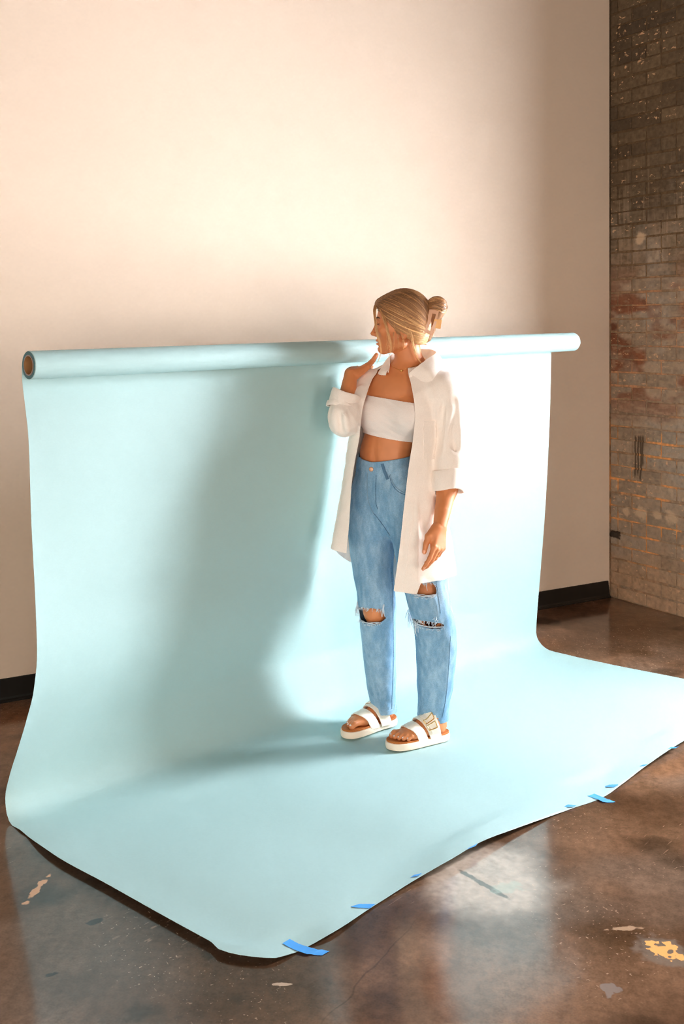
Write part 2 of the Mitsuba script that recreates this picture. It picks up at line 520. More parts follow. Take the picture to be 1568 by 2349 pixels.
def marks(c, y, z):
    f = fbm(y * 45, z * 45, 9.0, 3)
    for a, b, r in PALE:
        d = dr.sqrt(dr.square((y - a) / r) + dr.square((z - b) / (r * 0.72))) + 1.1 * (f - 0.5)
        c = mix(c, lin(200, 176, 148), smoothstep(1.25, 0.5, d) * 0.75)
    for a, z0, z1 in DRIP:
        c = mix(c, lin(52, 38, 26), smoothstep(0.009, 0.004, dr.abs(y - a + 0.008 * (fbm(z * 14, a * 50, 0.0, 2) - 0.5))) * smoothstep(z1 - 0.01, z1 + 0.02, z) * smoothstep(z0 + 0.01, z0 - 0.01, z) * 0.8)
    d = dr.maximum(dr.abs(y - GAP[0]) / 0.042, dr.abs(z - GAP[1]) / 0.022) + 0.8 * (f - 0.5)
    return mix(c, lin(30, 22, 16), smoothstep(1.05, 0.8, d) * 0.9)


def mortar_color(p, n, uv):
    y, z = p.y, p.z
    f = fbm(y * 60, z * 60, 0.0, 3)
    w = fbm(y * 7, z * 7, 0.0, 3)
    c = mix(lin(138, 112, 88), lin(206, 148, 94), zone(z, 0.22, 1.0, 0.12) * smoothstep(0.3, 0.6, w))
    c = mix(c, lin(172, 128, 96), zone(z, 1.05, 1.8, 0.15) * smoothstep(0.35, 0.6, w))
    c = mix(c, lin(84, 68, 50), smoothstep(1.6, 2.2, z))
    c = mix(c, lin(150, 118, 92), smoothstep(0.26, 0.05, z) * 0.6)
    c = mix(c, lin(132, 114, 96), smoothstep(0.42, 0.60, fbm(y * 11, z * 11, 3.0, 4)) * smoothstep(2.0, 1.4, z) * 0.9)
    return marks(c * (0.62 + 0.98 * f), y, z)


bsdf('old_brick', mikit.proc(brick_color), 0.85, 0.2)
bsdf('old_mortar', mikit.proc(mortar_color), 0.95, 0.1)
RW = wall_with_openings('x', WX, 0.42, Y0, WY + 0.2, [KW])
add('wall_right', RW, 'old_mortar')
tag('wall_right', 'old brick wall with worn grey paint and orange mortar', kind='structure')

ROW, BL = 0.0762, 0.215


def brick_mesh(seed, pieces=1):
    r = np.random.default_rng(seed)
    c = 0.06
    out = np.array([[-1, -1], [1, -1], [1, 1], [-1, 1]]) * 0.5
    V = []
    for k, (ins, dep) in enumerate(((0.0, 0.0), (0.0, 0.75), (0.035, 1.0))):
        for i in range(4):
            a, b = out[i], out[(i + 1) % 4]
            for t in (0, 0.5):
                q = a + (b - a) * t
                q = q * (1 - 2 * ins * np.array([0.35, 1.0])) + r.normal(0, 0.012, 2) * np.array([0.5, 1.6]) * (k > 0)
                V.append([dep + r.normal(0, 0.1) * (k == 2), q[0], q[1]])
    V.append([1.0 + r.normal(0, 0.12), 0, 0])
    fs = []
    for k in (0, 1):
        for i in range(8):
            a, b = k * 8 + i, k * 8 + (i + 1) % 8
            fs += [[a, b, b + 8], [a, b + 8, a + 8]]
    fs += [[16 + i, 16 + (i + 1) % 8, 24] for i in range(8)]
    m = trimesh.Trimesh(np.array(V), np.array(fs), process=False)
    return m


SHAPES = [mikit.ply(brick_mesh(s), 'old_brick', smooth=False) for s in range(8)]
n_brick = 0
rest = []
Y_SEEN = 3.98
for row in range(int(CEIL / ROW)):
    z = (row + 0.5) * ROW
    off = (row % 2) * BL / 2
    k0, k1 = int(np.floor(Y0 / BL)), int(np.ceil(WY / BL)) + 1
    header = row % 7 == 5
    L = BL / 2 if header else BL
    for k in range(int(np.floor(Y0 / L)), int(np.ceil(WY / L)) + 1):
        r = np.random.default_rng(row * 977 + k + 5000)
        y0, y1 = k * L - off + 0.005, (k + 1) * L - off - 0.005
        y1 = min(y1, WY - 0.004)
        y0 = max(y0, Y0 + 0.01)
        if y1 - y0 < 0.03:
            continue
        zz = z + r.normal(0, 0.0015)
        hz = (ROW - 0.0105) * r.uniform(0.95, 1.03)
        dep = 0.0036 * r.uniform(0.4, 1.7)
        if y1 < Y_SEEN:
            if y1 < 0.4 or z > 3.6:
                continue
            if y1 > KW[0] - 0.02 and y0 < KW[1] + 0.02 and KW[2] - 0.04 < z < KW[3] + 0.04:
                continue
            m = brick_mesh(int(r.integers(8)))
            m.vertices = m.vertices * np.array([-dep, y1 - y0, hz]) + np.array([WX, (y0 + y1) / 2, zz])
            m.faces = m.faces[:, ::-1]
            rest.append(m)
            continue
        if z > 3.6:
            continue
        key = 'wall_right__brick' if n_brick == 0 else f'wall_right__brick_{n_brick:03d}'
        n_brick += 1
        ang = r.normal(0, 0.4)
        scene[key] = {**SHAPES[int(r.integers(8))], 'to_world': T().translate([WX, (y0 + y1) / 2, zz]).rotate([0, 0, 1], 180).rotate([1, 0, 0], ang).scale([dep, y1 - y0, hz])}
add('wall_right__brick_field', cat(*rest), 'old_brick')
tag('wall_right__brick_field', 'bricks farther along the wall', kind='stuff')

# ---- baseboards
prof = Polygon([(0, 0), (0.016, 0), (0.016, 0.006), (0.0085, 0.012), (0.0065, 0.02), (0.0055, 0.094), (0.004, 0.0965), (0, 0.0965)])
bb = trimesh.creation.extrude_polygon(prof, WX - 0.014 - X0, engine='earcut')
v = bb.vertices.copy()
bb.vertices = np.stack([X0 + v[:, 2], WY - v[:, 0], v[:, 1]], 1)
bb.vertices[:, 0] -= np.where(v[:, 2] > 1, np.clip(v[:, 1] - 0.006, 0, 1) * 0.12, 0)
bb.faces = bb.faces[:, ::-1]
bb.fix_normals()
add('baseboard_back', bb, 'black_vinyl')
tag('baseboard_back', 'black baseboard along the foot of the cream wall', kind='structure')

# ------------------------------------------------------------------ paper backdrop
PAPER = [0.345, 0.505, 0.515]


def paper_color(p, n, uv):
    return mi.Color3f(PAPER) * (0.985 + 0.03 * noise(p.x * 260, p.y * 260, p.z * 260))


bsdf('aqua_paper', mikit.proc(paper_color), 0.62, 0.3)
bsdf('paper_roll_end', [0.05, 0.14, 0.17], 0.7)
bsdf('kraft_core', [0.30, 0.155, 0.06], 0.8)
bsdf('core_end', [0.22, 0.2, 0.2], 0.8)
RL, RR = np.array([-0.9449, 3.290, CAMH - (838 - HOR) * 3.290 / FOC]), np.array([1.0993, 5.165, CAMH - (784 - HOR) * 5.165 / FOC])
RAD = 0.0434
RD = (RR - RL) / np.linalg.norm(RR - RL)
BK = np.array([-RD[1], RD[0], 0]) / math.hypot(RD[0], RD[1])      # horizontally away from the camera
FW = -BK


def ringpts(c, r, n=64):
    a = np.arange(n) / n * 2 * np.pi
    up = np.cross(RD, FW)
    up = up / np.linalg.norm(up) * (1 if up[2] > 0 else -1)
    return c + r * (np.cos(a)[:, None] * FW + np.sin(a)[:, None] * up)


def roll_loft(stations):
    m = grid_mesh(np.stack([ringpts(c, r) for c, r in stations]), close_v=True)
    return m


e = 0.004
roll = roll_loft([(RL, RAD - 0.011), (RL, RAD - 0.002), (RL + RD * 0.002, RAD)] + [(RL + (RR - RL) * t, RAD) for t in np.linspace(0.01, 0.985, 40)] +
                 [(RR - RD * (0.012), RAD), (RR - RD * 0.004, RAD - 0.004), (RR - RD * 0.0, RAD - 0.011)])
add('paper_backdrop__roll', roll, 'aqua_paper', smooth=40, view=True)
endcap = roll_loft([(RL - RD * 0.0006, RAD - 0.0115), (RL - RD * 0.0006, RAD - 0.0012)])
add('paper_backdrop__roll_end', endcap, 'paper_roll_end', view=True)
core = roll_loft([(RL + RD * 0.9, RAD - 0.0155), (RL - RD * 0.0012, RAD - 0.0155), (RL - RD * 0.0012, RAD - 0.0115), (RL + RD * 0.01, RAD - 0.0115)])
add('paper_backdrop__core', core, 'kraft_core', smooth=40, view=True)
rim = roll_loft([(RL - RD * 0.0018, RAD - 0.0155), (RL - RD * 0.0018, RAD - 0.0115)])
add('paper_backdrop__core__rim', rim, 'core_end', view=True)
core2 = roll_loft([(RR - RD * 0.05, RAD - 0.0115), (RR + RD * 0.004, RAD - 0.0115), (RR + RD * 0.004, RAD - 0.0155), (RR - RD * 0.05, RAD - 0.0155)])
add('paper_backdrop__core_001', core2, 'kraft_core', smooth=40, view=True)
tag('paper_backdrop', 'aqua paper backdrop rolled on a cardboard core and swept over the floor', 'backdrop', kind='thing')
tag('paper_backdrop__roll_end', 'dark teal end of the paper roll')
tag('paper_backdrop__core', 'brown cardboard core')


def on_ray(px, py, base):
    """the point on the ray of (px, py) that lies in the vertical plane through base along FW"""
    k = (px - CX) / FOC
    # base + d*FW : x = k*y
    d = (k * base[1] - base[0]) / (FW[0] - k * FW[1])
    q = base + d * FW
    return np.array([q[0], q[1], CAMH - (py - HOR) * q[1] / FOC])


Lb = RL + BK * (RAD + 0.0008) + RD * 0.0
Lb2 = RL + RD * 0.001
tl = 0.957
Rb = RL + (RR - RL) * tl + BK * (RAD + 0.0008)
left_px = [(57.5, 930), (65, 1000), (72, 1200), (82, 1400), (85, 1500), (78, 1580), (60, 1655), (40, 1722), (22, 1780), (12, 1832), (15, 1865), (27, 1893), (45, 1918), (60, 1932)]
left = [Lb + np.array([0, 0, 0.0]), Lb - [0, 0, 0.03]] + [on_ray(x, y, Lb) for x, y in left_px]
left[-1][2] = 0.004
left[-2][2] = max(left[-2][2], 0.006)
lf = [F(x, y, 0.004) for x, y in ((120, 1967), (250, 2040), (370, 2108), (490, 2174))]
right_px = [(1262, 900), (1254, 1100), (1244, 1250), (1236, 1350), (1230, 1430), (1229, 1452), (1234, 1468), (1245, 1482), (1258, 1491)]
right = [Rb + 0.0, Rb - [0, 0, 0.03]] + [on_ray(x, y, Rb) for x, y in right_px]
rf = [F(x, y, z) for x, y, z in ((1285, 1498, 0.03), (1340, 1511, 0.018), (1440, 1532, 0.008), (1568, 1557, 0.005), (1700, 1584, 0.004))]
front_px = [(500, 2176), (545, 2189), (585, 2194), (620, 2197), (655, 2190), (690, 2178), (760, 2139), (858, 2076), (960, 2012), (1030, 1972), (1090, 1936), (1180, 1898), (1310, 1848),
            (1372, 1829), (1420, 1797), (1480, 1755), (1530, 1722), (1600, 1680), (1700, 1622)]
NU, NH, NF = 90, 70, 90
us = np.linspace(0, 1, NU)
A, B = spline(left, NH), spline(right, NH)
base = A[0] + (B[0] - A[0]) * us[:, None]
dA, dB = (A - A[0]) @ FW, (B - B[0]) @ FW
wl = (1 - us) ** 2.5          # the deep S of the left edge belongs to that edge
dev = dA[:, None] * wl[None] + dB[:, None] * (1 - wl)[None]
zz = A[:, None, 2] * (1 - us)[None] + B[:, None, 2] * us[None]
hang_h = np.clip((1.40 - zz) / 0.75, 0, 1) * np.clip(zz / 0.25, 0, 1)
dev = dev - 0.075 * np.sin(np.pi * us)[None] ** 0.7 * hang_h ** 1.3     # the slack sheet bellies back above the floor
hang = base[None] + dev[..., None] * FW
hang[..., 2] = zz
# floor: Coons patch between the line where the sheet lands and the cut front edge
vs = np.linspace(0, 1, NF) ** 0.9
land = hang[-1]
Lc = spline([left[-1]] + [q + [0, 0, 0.012] for q in lf], NF)
Rc = spline([right[-1] * 0 + rf[0]] + rf[1:], NF)
land = land + (rf[0] - B[-1])[None] * us[:, None] * 0 
lift = [.016, .016, .015, .013, .008, .003, .010, .005, .014, .026, .029, .018, .006, .003, .010, .018, .018, .012, .008]
Fc = spline([F(x, y, z) for (x, y), z in zip(front_px, lift)], NU)
Rc[0] = B[-1]; Rc = spline(Rc, NF)
Lc[-1] = Fc[0]; Rc[-1] = Fc[-1]
U, Vv = us[None, :, None], vs[:, None, None]
iv = np.interp(vs, np.linspace(0, 1, NF), np.arange(NF))
def at(c, t): return np.stack([np.interp(t, np.linspace(0, 1, len(c)), c[:, k]) for k in range(3)], 1)
Lv, Rv = at(Lc, vs), at(Rc, vs)
coons = (1 - Vv) * land[None] + Vv * Fc[None] + (1 - U) * Lv[:, None] + U * Rv[:, None] \
    - ((1 - U) * (1 - Vv) * land[0] + U * (1 - Vv) * land[-1] + (1 - U) * Vv * Fc[0] + U * Vv * Fc[-1])
# settle: away from the edges the sheet lies on the floor with long soft waves
inner = np.clip(vs / 0.18, 0, 1)[:, None] * np.clip((1 - vs) / 0.07, 0, 1)[:, None] * np.clip(us / 0.06, 0, 1)[None] * np.clip((1 - us) / 0.03, 0, 1)[None]
inner = inner * inner * (3 - 2 * inner)
xy = coons[..., :2]
wv = meshkit.fbm(np.concatenate([xy * [1.5, 2.2], 0 * xy[..., :1]], -1), 3, 3)
wv2 = np.sin(xy[..., 0] * 5.3 + xy[..., 1] * 7.1 + 2.5 * wv)
flat = 0.005 + 0.010 * np.clip(wv - 0.35, 0, 1) + 0.0038 * (1 + wv2) * np.clip(vs * 1.5, 0, 1)[:, None]
coons[..., 2] = coons[..., 2] * (1 - inner) + flat * inner
coons[..., 2] = np.maximum(coons[..., 2], 0.0018)
# the front edge curls down to the floor between the tapes
curl = np.exp(-((us - np.interp(1085, [p[0] for p in front_px], np.linspace(0, 1, len(front_px)))) / 0.10) ** 2)
sheet_pts = np.concatenate([hang, coons[1:]], 0)
for _ in range(3):      # soften the joint between the hanging and the lying part
    k = slice(NH - 14, NH + 10)
    q = sheet_pts.copy()
    q[1:-1, 1:-1] = (sheet_pts[1:-1, 1:-1] * 2 + sheet_pts[:-2, 1:-1] + sheet_pts[2:, 1:-1]) / 4
    sheet_pts[k] = q[k]
tip = sheet_pts[-1].copy()
fdir = sheet_pts[-1] - sheet_pts[-3]
fdir[:, 2] = 0
fdir /= np.linalg.norm(fdir, axis=1, keepdims=True)
tip = tip + fdir * ((0.002 + 0.011 * curl) * np.clip(us / 0.05, 0, 1))[:, None]
tip[:, 2] = np.maximum(0.0018, tip[:, 2] * (1 - 0.85 * curl))
sheet_pts = np.concatenate([sheet_pts, tip[None]], 0)
sheet = grid_mesh(sheet_pts)
if vnormals(sheet.vertices, sheet.faces)[NU * (NH + 40) + 40, 2] < 0:
    sheet.faces = sheet.faces[:, ::-1]
add('paper_backdrop__sheet', thick(sheet, 0.0007), 'aqua_paper', smooth=35, view=True)
SHEET_V = sheet_pts[NH - 4:].reshape(-1, 3)


def sheet_z(x, y):
    d = (SHEET_V[:, 0] - x) ** 2 + (SHEET_V[:, 1] - y) ** 2
    k = np.argsort(d)[:4]
    w = 1 / (d[k] + 1e-7)
    return float((SHEET_V[k, 2] * w).sum() / w.sum())


# ---- masking tape
bsdf('blue_tape', [0.06, 0.31, 0.76], 0.55, 0.4)


def tape(px, label, over=False):
    """px: the strip's outline in the photograph, two long sides (k points each)"""
    a, b = px
    n = 12
    def side(c):
        c = spline(np.array([list(q) + [0] for q in c], float), n)
        out = []
        for x, y, _ in c:
            q = F(x, y, 0.004)
            z = sheet_z(q[0], q[1])
            d = np.min(np.hypot(SHEET_V[:, 0] - q[0], SHEET_V[:, 1] - q[1]))
            z = z + 0.0012 if d < 0.03 else 0.0012
            out.append(F(x, y, z))
        return np.array(out)
    A, B = side(a), side(b)
    A[:, 2] = np.convolve(np.pad(A[:, 2], 1, 'edge'), [.25, .5, .25], 'valid')
    B[:, 2] = np.convolve(np.pad(B[:, 2], 1, 'edge'), [.25, .5, .25], 'valid')
    m = grid_mesh(np.stack([A, (A + B) / 2, B], 1))
    if vnormals(m.vertices, m.faces)[5, 2] < 0:
        m.faces = m.faces[:, ::-1]
    m.vertices[:, 2] += 0.0006
    key = add('tape_strip', thick(m, 0.0005), 'blue_tape', view=True)
    tag(key, label, 'tape', 'blue tape along the front edge of the paper')


tape((((648, 2164), (678, 2180), (715, 2190), (738, 2192)), ((664, 2154), (692, 2168), (725, 2177), (755, 2182))), 'blue tape strip at the near corner reaching from the paper onto the floor')
tape((((804, 2080), (830, 2083), (848, 2084)), ((824, 2074), (845, 2074), (860, 2074))), 'short blue tape strip on the paper edge, next after the strip at the near corner')
tape((((941, 2013), (952, 2010), (960, 2008)), ((950, 2007), (960, 2005), (967, 2003))), 'tiny blue tape sliver on the paper edge just before the lifted curl')
tape((((1072, 1948), (1080, 1938), (1083, 1931)), ((1090, 1941), (1095, 1934), (1098, 1927))), 'crumpled blue tape on the lifted curl of the paper edge')
tape((((1276, 1850), (1296, 1851), (1312, 1852)), ((1288, 1844), (1306, 1846), (1322, 1848))), 'pale blue tape strip on the paper edge just before the far crossing strip')
tape((((1347, 1826), (1370, 1834), (1390, 1841), (1402, 1841)), ((1363, 1821), (1382, 1829), (1398, 1835), (1411, 1840))), 'pale blue tape strip crossing from paper to floor beyond the lifted curl')
tape((((1374, 1804), (1392, 1805), (1407, 1806)), ((1388, 1799), (1404, 1800), (1418, 1800))), 'pale blue tape strip on the paper edge just past the far crossing strip')
tape((((1467, 1758), (1474, 1757), (1478, 1757)), ((1474, 1754), (1480, 1754), (1486, 1752))), 'tiny blue tape sliver on the paper edge in the small dent far along the edge')
tape((((1531, 1718), (1540, 1717), (1548, 1717)), ((1538, 1714), (1548, 1714), (1556, 1712))), 'pale blue tape strip farthest along the paper edge')

# ------------------------------------------------------------------ the woman
# everything here is modelled in the view frame: joints measured in metres, then turned into the room by V2W
def plan(phi, lean=(0, 0)):
    """axes (her left, her front, up) of a part that faces phi degrees from the camera towards the picture's left"""
    a = math.radians(phi)
    return np.array([[math.cos(a), -math.sin(a), 0], [-math.sin(a), -math.cos(a), 0], [0, 0, 1.0]])


SKIN_C = lin(198, 126, 80)


def skin_color(p, n, uv):
    return mi.Color3f(SKIN_C) * (0.94 + 0.1 * fbm(p.x * 40, p.y * 40, p.z * 40, 2))


bsdf('skin', mikit.proc(skin_color), 0.48, 0.4)
bsdf('lips', lin(176, 88, 72), 0.4, 0.4)
bsdf('nail', lin(238, 222, 215), 0.25, 0.6)
bsdf('finger_nail', lin(224, 160, 128), 0.3, 0.5)
bsdf('white_linen', mikit.proc(lambda p, n, uv: mi.Color3f(lin(238, 230, 223)) * (0.93 + 0.09 * noise(p.x * 700, p.y * 700, p.z * 240) + 0.03 * fbm(p.x * 30, p.y * 30, p.z * 30, 2))), 0.85, 0.2)
bsdf('white_knit', mikit.proc(lambda p, n, uv: mi.Color3f(lin(230, 222, 218)) * (0.93 + 0.1 * noise(p.x * 500, p.y * 500, p.z * 700))), 0.9, 0.15)


def denim_color(p, n, uv):
    w = fbm(p.x * 9, p.y * 9, p.z * 5, 3)
    f = noise(p.x * 420, p.y * 420, p.z * 420)
    g = fbm(p.x * 90, p.y * 90, p.z * 25, 2)
    c = mix(lin(104, 146, 178), lin(148, 180, 204), smoothstep(0.3, 0.75, w * 0.6 + g * 0.4))
    return c * (0.86 + 0.28 * f)


bsdf('denim', mikit.proc(denim_color), 0.85, 0.2)
bsdf('denim_seam', lin(78, 112, 142), 0.85, 0.2)
bsdf('denim_edge', lin(120, 150, 172), 0.85, 0.2)
bsdf('denim_thread', lin(196, 212, 224), 0.85, 0.2)
bsdf('copper', lin(190, 150, 125), 0.4, 0.5, metallic=0.6)
bsdf('gold', lin(225, 180, 110), 0.25, 0.5, metallic=0.9)
bsdf('cream_leather', lin(232, 226, 212), 0.55, 0.35)
bsdf('cream_rubber', lin(232, 218, 200), 0.7, 0.3)
bsdf('tan_footbed', lin(168, 98, 46), 0.7, 0.25)
bsdf('clip_plastic', lin(214, 168, 138), 0.35, 0.5)
bsdf('clip_tab', lin(228, 168, 92), 0.4, 0.5)
scene['hair'] = {'type': 'twosided', 'bsdf': {'type': 'principled', 'base_color': {'type': 'mesh_attribute', 'name': 'vertex_color'}, 'roughness': 0.45, 'specular': 0.5}}

tag('person', 'woman in open white shirt and ripped jeans with one hand under the paper roll', 'person')

RT, RP, RM = plan(27), plan(42), plan(35)
HN = P(922, 745, 4.075)                       # head
RH = plan(96)
NECK0, NECK1 = P(941, 850, 4.09), P(932, 788, 4.085)
SHL, SHR = P(1020, 893, 4.0), P(848, 890, 4.15)
ELL_, WRL = P(1032, 1085, 4.0), P(1008, 1208, 3.878)
ELR, WRR = P(787, 970, 4.0), P(804, 859, 4.075)
CHEST, WAIST, PELV = P(915, 935, 4.08), P(884, 1048, 4.10), P(894, 1140, 4.10)
HIPR, KNR, ANR = P(848, 1160, 4.15), P(864, 1397, 4.095), P(881, 1648, 4.185)
HIPL, KNL, ANL = P(943, 1165, 4.05), P(990, 1407, 3.985), P(997, 1668, 4.06)


def loc(R, x, y, z, c=(0, 0, 0)):
    return np.asarray(c, float) + x * R[0] + y * R[1] + z * R[2]


def breasts(p, grow=0.0):
    d = None
    for s in (-1, 1):
        e_ = ell(p, loc(RT, 0.068 * s, 0.062, -0.02, CHEST), (0.06 + grow, 0.05 + grow, 0.058 + grow), RT)
        d = e_ if d is None else smin(d, e_, 0.03)
    return d


def torso(p):
    d = ell(p, CHEST + [0, 0, 0.01], (0.138, 0.088, 0.155), RT)
    d = smin(d, ell(p, WAIST, (0.104, 0.08, 0.13), RM), 0.06)
    d = smin(d, ell(p, PELV, (0.150, 0.100, 0.125), RP), 0.06)
    d = smin(d, cone(p, SHL - [0, 0, 0.012], SHR - [0, 0, 0.012], 0.044, 0.044), 0.05)
    d = smin(d, cone(p, NECK0 - [0, 0, 0.02], NECK1, 0.052, 0.049), 0.035)
    for s in (SHL, SHR):
        d = smin(d, cone(p, NECK0 + RT[1] * -0.02 + [0, 0, 0.012], s, 0.034, 0.03), 0.04)
        # collar bones
        d = smin(d, cone(p, NECK0 + RT[1] * 0.052 - [0, 0, 0.038] + (s - NECK0) * 0.1, NECK0 + (s - NECK0) * 0.85 + RT[1] * 0.03 + [0, 0, 0.0], 0.008, 0.008), 0.014)
    d = smin(d, breasts(p), 0.025)
    # hollows: belly line, navel, throat notch
    d = smax(d, -cone(p, loc(RM, 0, 0.092, 0.09, WAIST), loc(RM, 0, 0.092, -0.05, WAIST), 0.009, 0.009), 0.02)
    d = smax(d, -ell(p, NECK0 + RT[1] * 0.062 - [0, 0, 0.028], (0.014, 0.012, 0.014), RT), 0.016)
    for s, e_, w in ((SHL, ELL_, WRL), (SHR, ELR, WRR)):
        d = smin(d, cone(p, s, s * 0.4 + e_ * 0.6, 0.045, 0.040), 0.03)
    for h, k in ((HIPL, KNL), (HIPR, KNR)):
        d = smin(d, cone(p, h, h * 0.45 + k * 0.55, 0.066, 0.058), 0.03)
    return d


def arm(s, e_, w, hand_dir):
    def f(p):
        d = cone(p, s * 0.75 + e_ * 0.25, e_, 0.042, 0.033)
        d = smin(d, cone(p, e_, e_ * 0.7 + w * 0.3, 0.033, 0.0355), 0.02)
        d = smin(d, cone(p, e_ * 0.7 + w * 0.3, w, 0.0355, 0.0245), 0.02)
        return d
    return f


def legs(p):
    d = None
    for h, k, a in ((HIPL, KNL, ANL), (HIPR, KNR, ANR)):
        e_ = cone(p, h * 0.5 + k * 0.5, k, 0.060, 0.049)
        e_ = smin(e_, ell(p, k + [-0.012, -0.022, 0.0], (0.036, 0.036, 0.045)), 0.02)
        mid = k * 0.65 + a * 0.35 + [0.012, 0.015, 0]
        e_ = smin(e_, cone(p, k, mid, 0.045, 0.044), 0.02)
        e_ = smin(e_, cone(p, mid, a, 0.044, 0.030), 0.02)
        d = e_ if d is None else np.minimum(d, e_)
    return d


# ---- head
def hp(fx, ly, u):
    """head point: forward, her left, up (m)"""
    return HN + RH[1] * fx + RH[0] * ly + RH[2] * u


def head(p):
    R3 = np.stack([RH[1], RH[0], RH[2]])
    d = ell(p, hp(-0.006, 0, 0.035), (0.096, 0.073, 0.090), R3)
    d = smin(d, ell(p, hp(0.036, 0, -0.020), (0.056, 0.058, 0.080), R3), 0.03)
    for s in (-1, 1):
        d = smin(d, cone(p, hp(0.002, 0.046 * s, -0.070), hp(0.068, 0.010 * s, -0.092), 0.017, 0.015), 0.022)
        d = smin(d, ell(p, hp(0.062, 0.040 * s, -0.020), (0.026, 0.022, 0.018), R3), 0.02)
    d = smin(d, ell(p, hp(0.076, 0, -0.090), (0.0145, 0.015, 0.0135), R3), 0.014)
    d = smin(d, ell(p, hp(0.070, 0, -0.060), (0.020, 0.026, 0.022), R3), 0.02)
    for s in (-1, 1):                                     # eyes: socket, ball, brow
        d = smax(d, -ell(p, hp(0.094, 0.030 * s, 0.004), (0.014, 0.018, 0.011), R3), 0.012)
        d = smin(d, ell(p, hp(0.0765, 0.031 * s, 0.004), (0.0115, 0.0135, 0.0105), R3), 0.003)
        d = smin(d, cone(p, hp(0.088, 0.014 * s, 0.020), hp(0.072, 0.046 * s, 0.021), 0.007, 0.006), 0.012)
    d = smin(d, cone(p, hp(0.090, 0, 0.014), hp(0.1065, 0, -0.030), 0.0065, 0.0085), 0.010)
    d = smin(d, ell(p, hp(0.109, 0, -0.033), (0.0095, 0.0095, 0.008), R3), 0.006)
    for s in (-1, 1):
        d = smin(d, ell(p, hp(0.0985, 0.0105 * s, -0.037), (0.0095, 0.0065, 0.0075), R3), 0.005)
        d = smax(d, -ell(p, hp(0.104, 0.006 * s, -0.0445), (0.006, 0.003, 0.003), R3), 0.002)
    d = smax(d, -cone(p, hp(0.099, 0, -0.046), hp(0.099, 0, -0.052), 0.0025, 0.0025), 0.004)
    d = smin(d, ell(p, hp(0.0880, 0, -0.0585), (0.0105, 0.021, 0.0060), R3), 0.005)
    d = smin(d, ell(p, hp(0.0865, 0, -0.0720), (0.0105, 0.0185, 0.0065), R3), 0.005)
    d = smax(d, -ell(p, hp(0.0945, 0, -0.0650), (0.010, 0.024, 0.0014), R3), 0.003)
    d = smax(d, -ell(p, hp(0.0945, 0, -0.0815), (0.008, 0.018, 0.0035), R3), 0.006)
    for s in (-1, 1):                                     # ears
        e_ = ell(p, hp(-0.012, 0.067 * s, -0.022), (0.017, 0.008, 0.028), R3)
        e_ = smax(e_, -ell(p, hp(-0.009, 0.075 * s, -0.018), (0.010, 0.006, 0.018), R3), 0.004)
        e_ = smin(e_, ell(p, hp(-0.008, 0.066 * s, -0.046), (0.008, 0.006, 0.009), R3), 0.006)
        d = smin(d, e_, 0.005)
    d = smin(d, cone(p, NECK0, NECK1 + [0, 0, 0.02], 0.052, 0.046), 0.022)
    return d


# ---- hands: palm and five fingers of their own, every finger a chain of three bones
def hand_sdf(W, ax, back, thumb_side, fingers, thumb, palm_len=0.082, fore=None):
    """W wrist, ax towards the knuckles, back = back of the hand, thumb_side = towards the thumb; fingers: four lists of (length, bend) from the index on, each with its own spread"""
    ax, back, side = (v / np.linalg.norm(v) for v in (ax, back, thumb_side))
    offs = (0.026, 0.009, -0.009, -0.025)
    rad = ((0.0088, 0.0080, 0.0070), (0.0090, 0.0082, 0.0072), (0.0086, 0.0078, 0.0068), (0.0076, 0.0068, 0.0060))
    chains, tips = [], []
    for o, rr, (spread, bones) in zip(offs, rad, fingers):
        k = W + ax * (palm_len - abs(o - 0.009) * 0.30) + side * o
        pts, ang = [k], 0.0
        d0 = ax + side * math.tan(math.radians(spread))
        d0 /= np.linalg.norm(d0)
        for L, b in bones:
            ang += math.radians(b)
            pts.append(pts[-1] + L * (d0 * math.cos(ang) - back * math.sin(ang)))
        chains.append((pts, rr)); tips.append((pts, d0, ang))
    tpts = [W + ax * 0.012 + side * 0.018 - back * 0.004]
    if isinstance(thumb, np.ndarray):
        tpts = list(thumb)
        thumb = []
    for v, L in thumb:
        v = v[0] * ax + v[1] * side + v[2] * back
        tpts.append(tpts[-1] + v / np.linalg.norm(v) * L)

    def f(p):
        d = cone(p, W - ax * 0.02, W + ax * 0.012, 0.0245, 0.023) if fore is None else cone(p, W - fore * 0.06, W, 0.0295, 0.0235)
        R3 = np.stack([ax, side, back])
        for (pts, rr), o in zip(chains, offs):
            d = smin(d, cone(p, W + ax * 0.012 + side * o * 0.45, pts[0] - back * 0.003, 0.0165, 0.0118), 0.010)
        d = smin(d, ell(p, W + ax * palm_len * 0.5 - back * 0.008, (palm_len * 0.5, 0.034, 0.0135), R3), 0.012)
        d = smin(d, cone(p, tpts[0], tpts[1], 0.0165, 0.0135), 0.014)
        t = np.minimum(cone(p, tpts[1], tpts[2], 0.0118, 0.0100), cone(p, tpts[2], tpts[3], 0.0100, 0.0080))
        d = smin(d, t, 0.006)
        for pts, rr in chains:
            e_ = cone(p, pts[0], pts[1], rr[0] * 1.08, rr[1])
            e_ = smin(e_, cone(p, pts[1], pts[2], rr[1] * 1.05, rr[2]), 0.003)
            e_ = smin(e_, cone(p, pts[2], pts[3], rr[2] * 1.03, rr[2] * 0.82), 0.003)
            d = smin(d, e_, 0.0035)
        return d
    return f, chains, tpts, tips


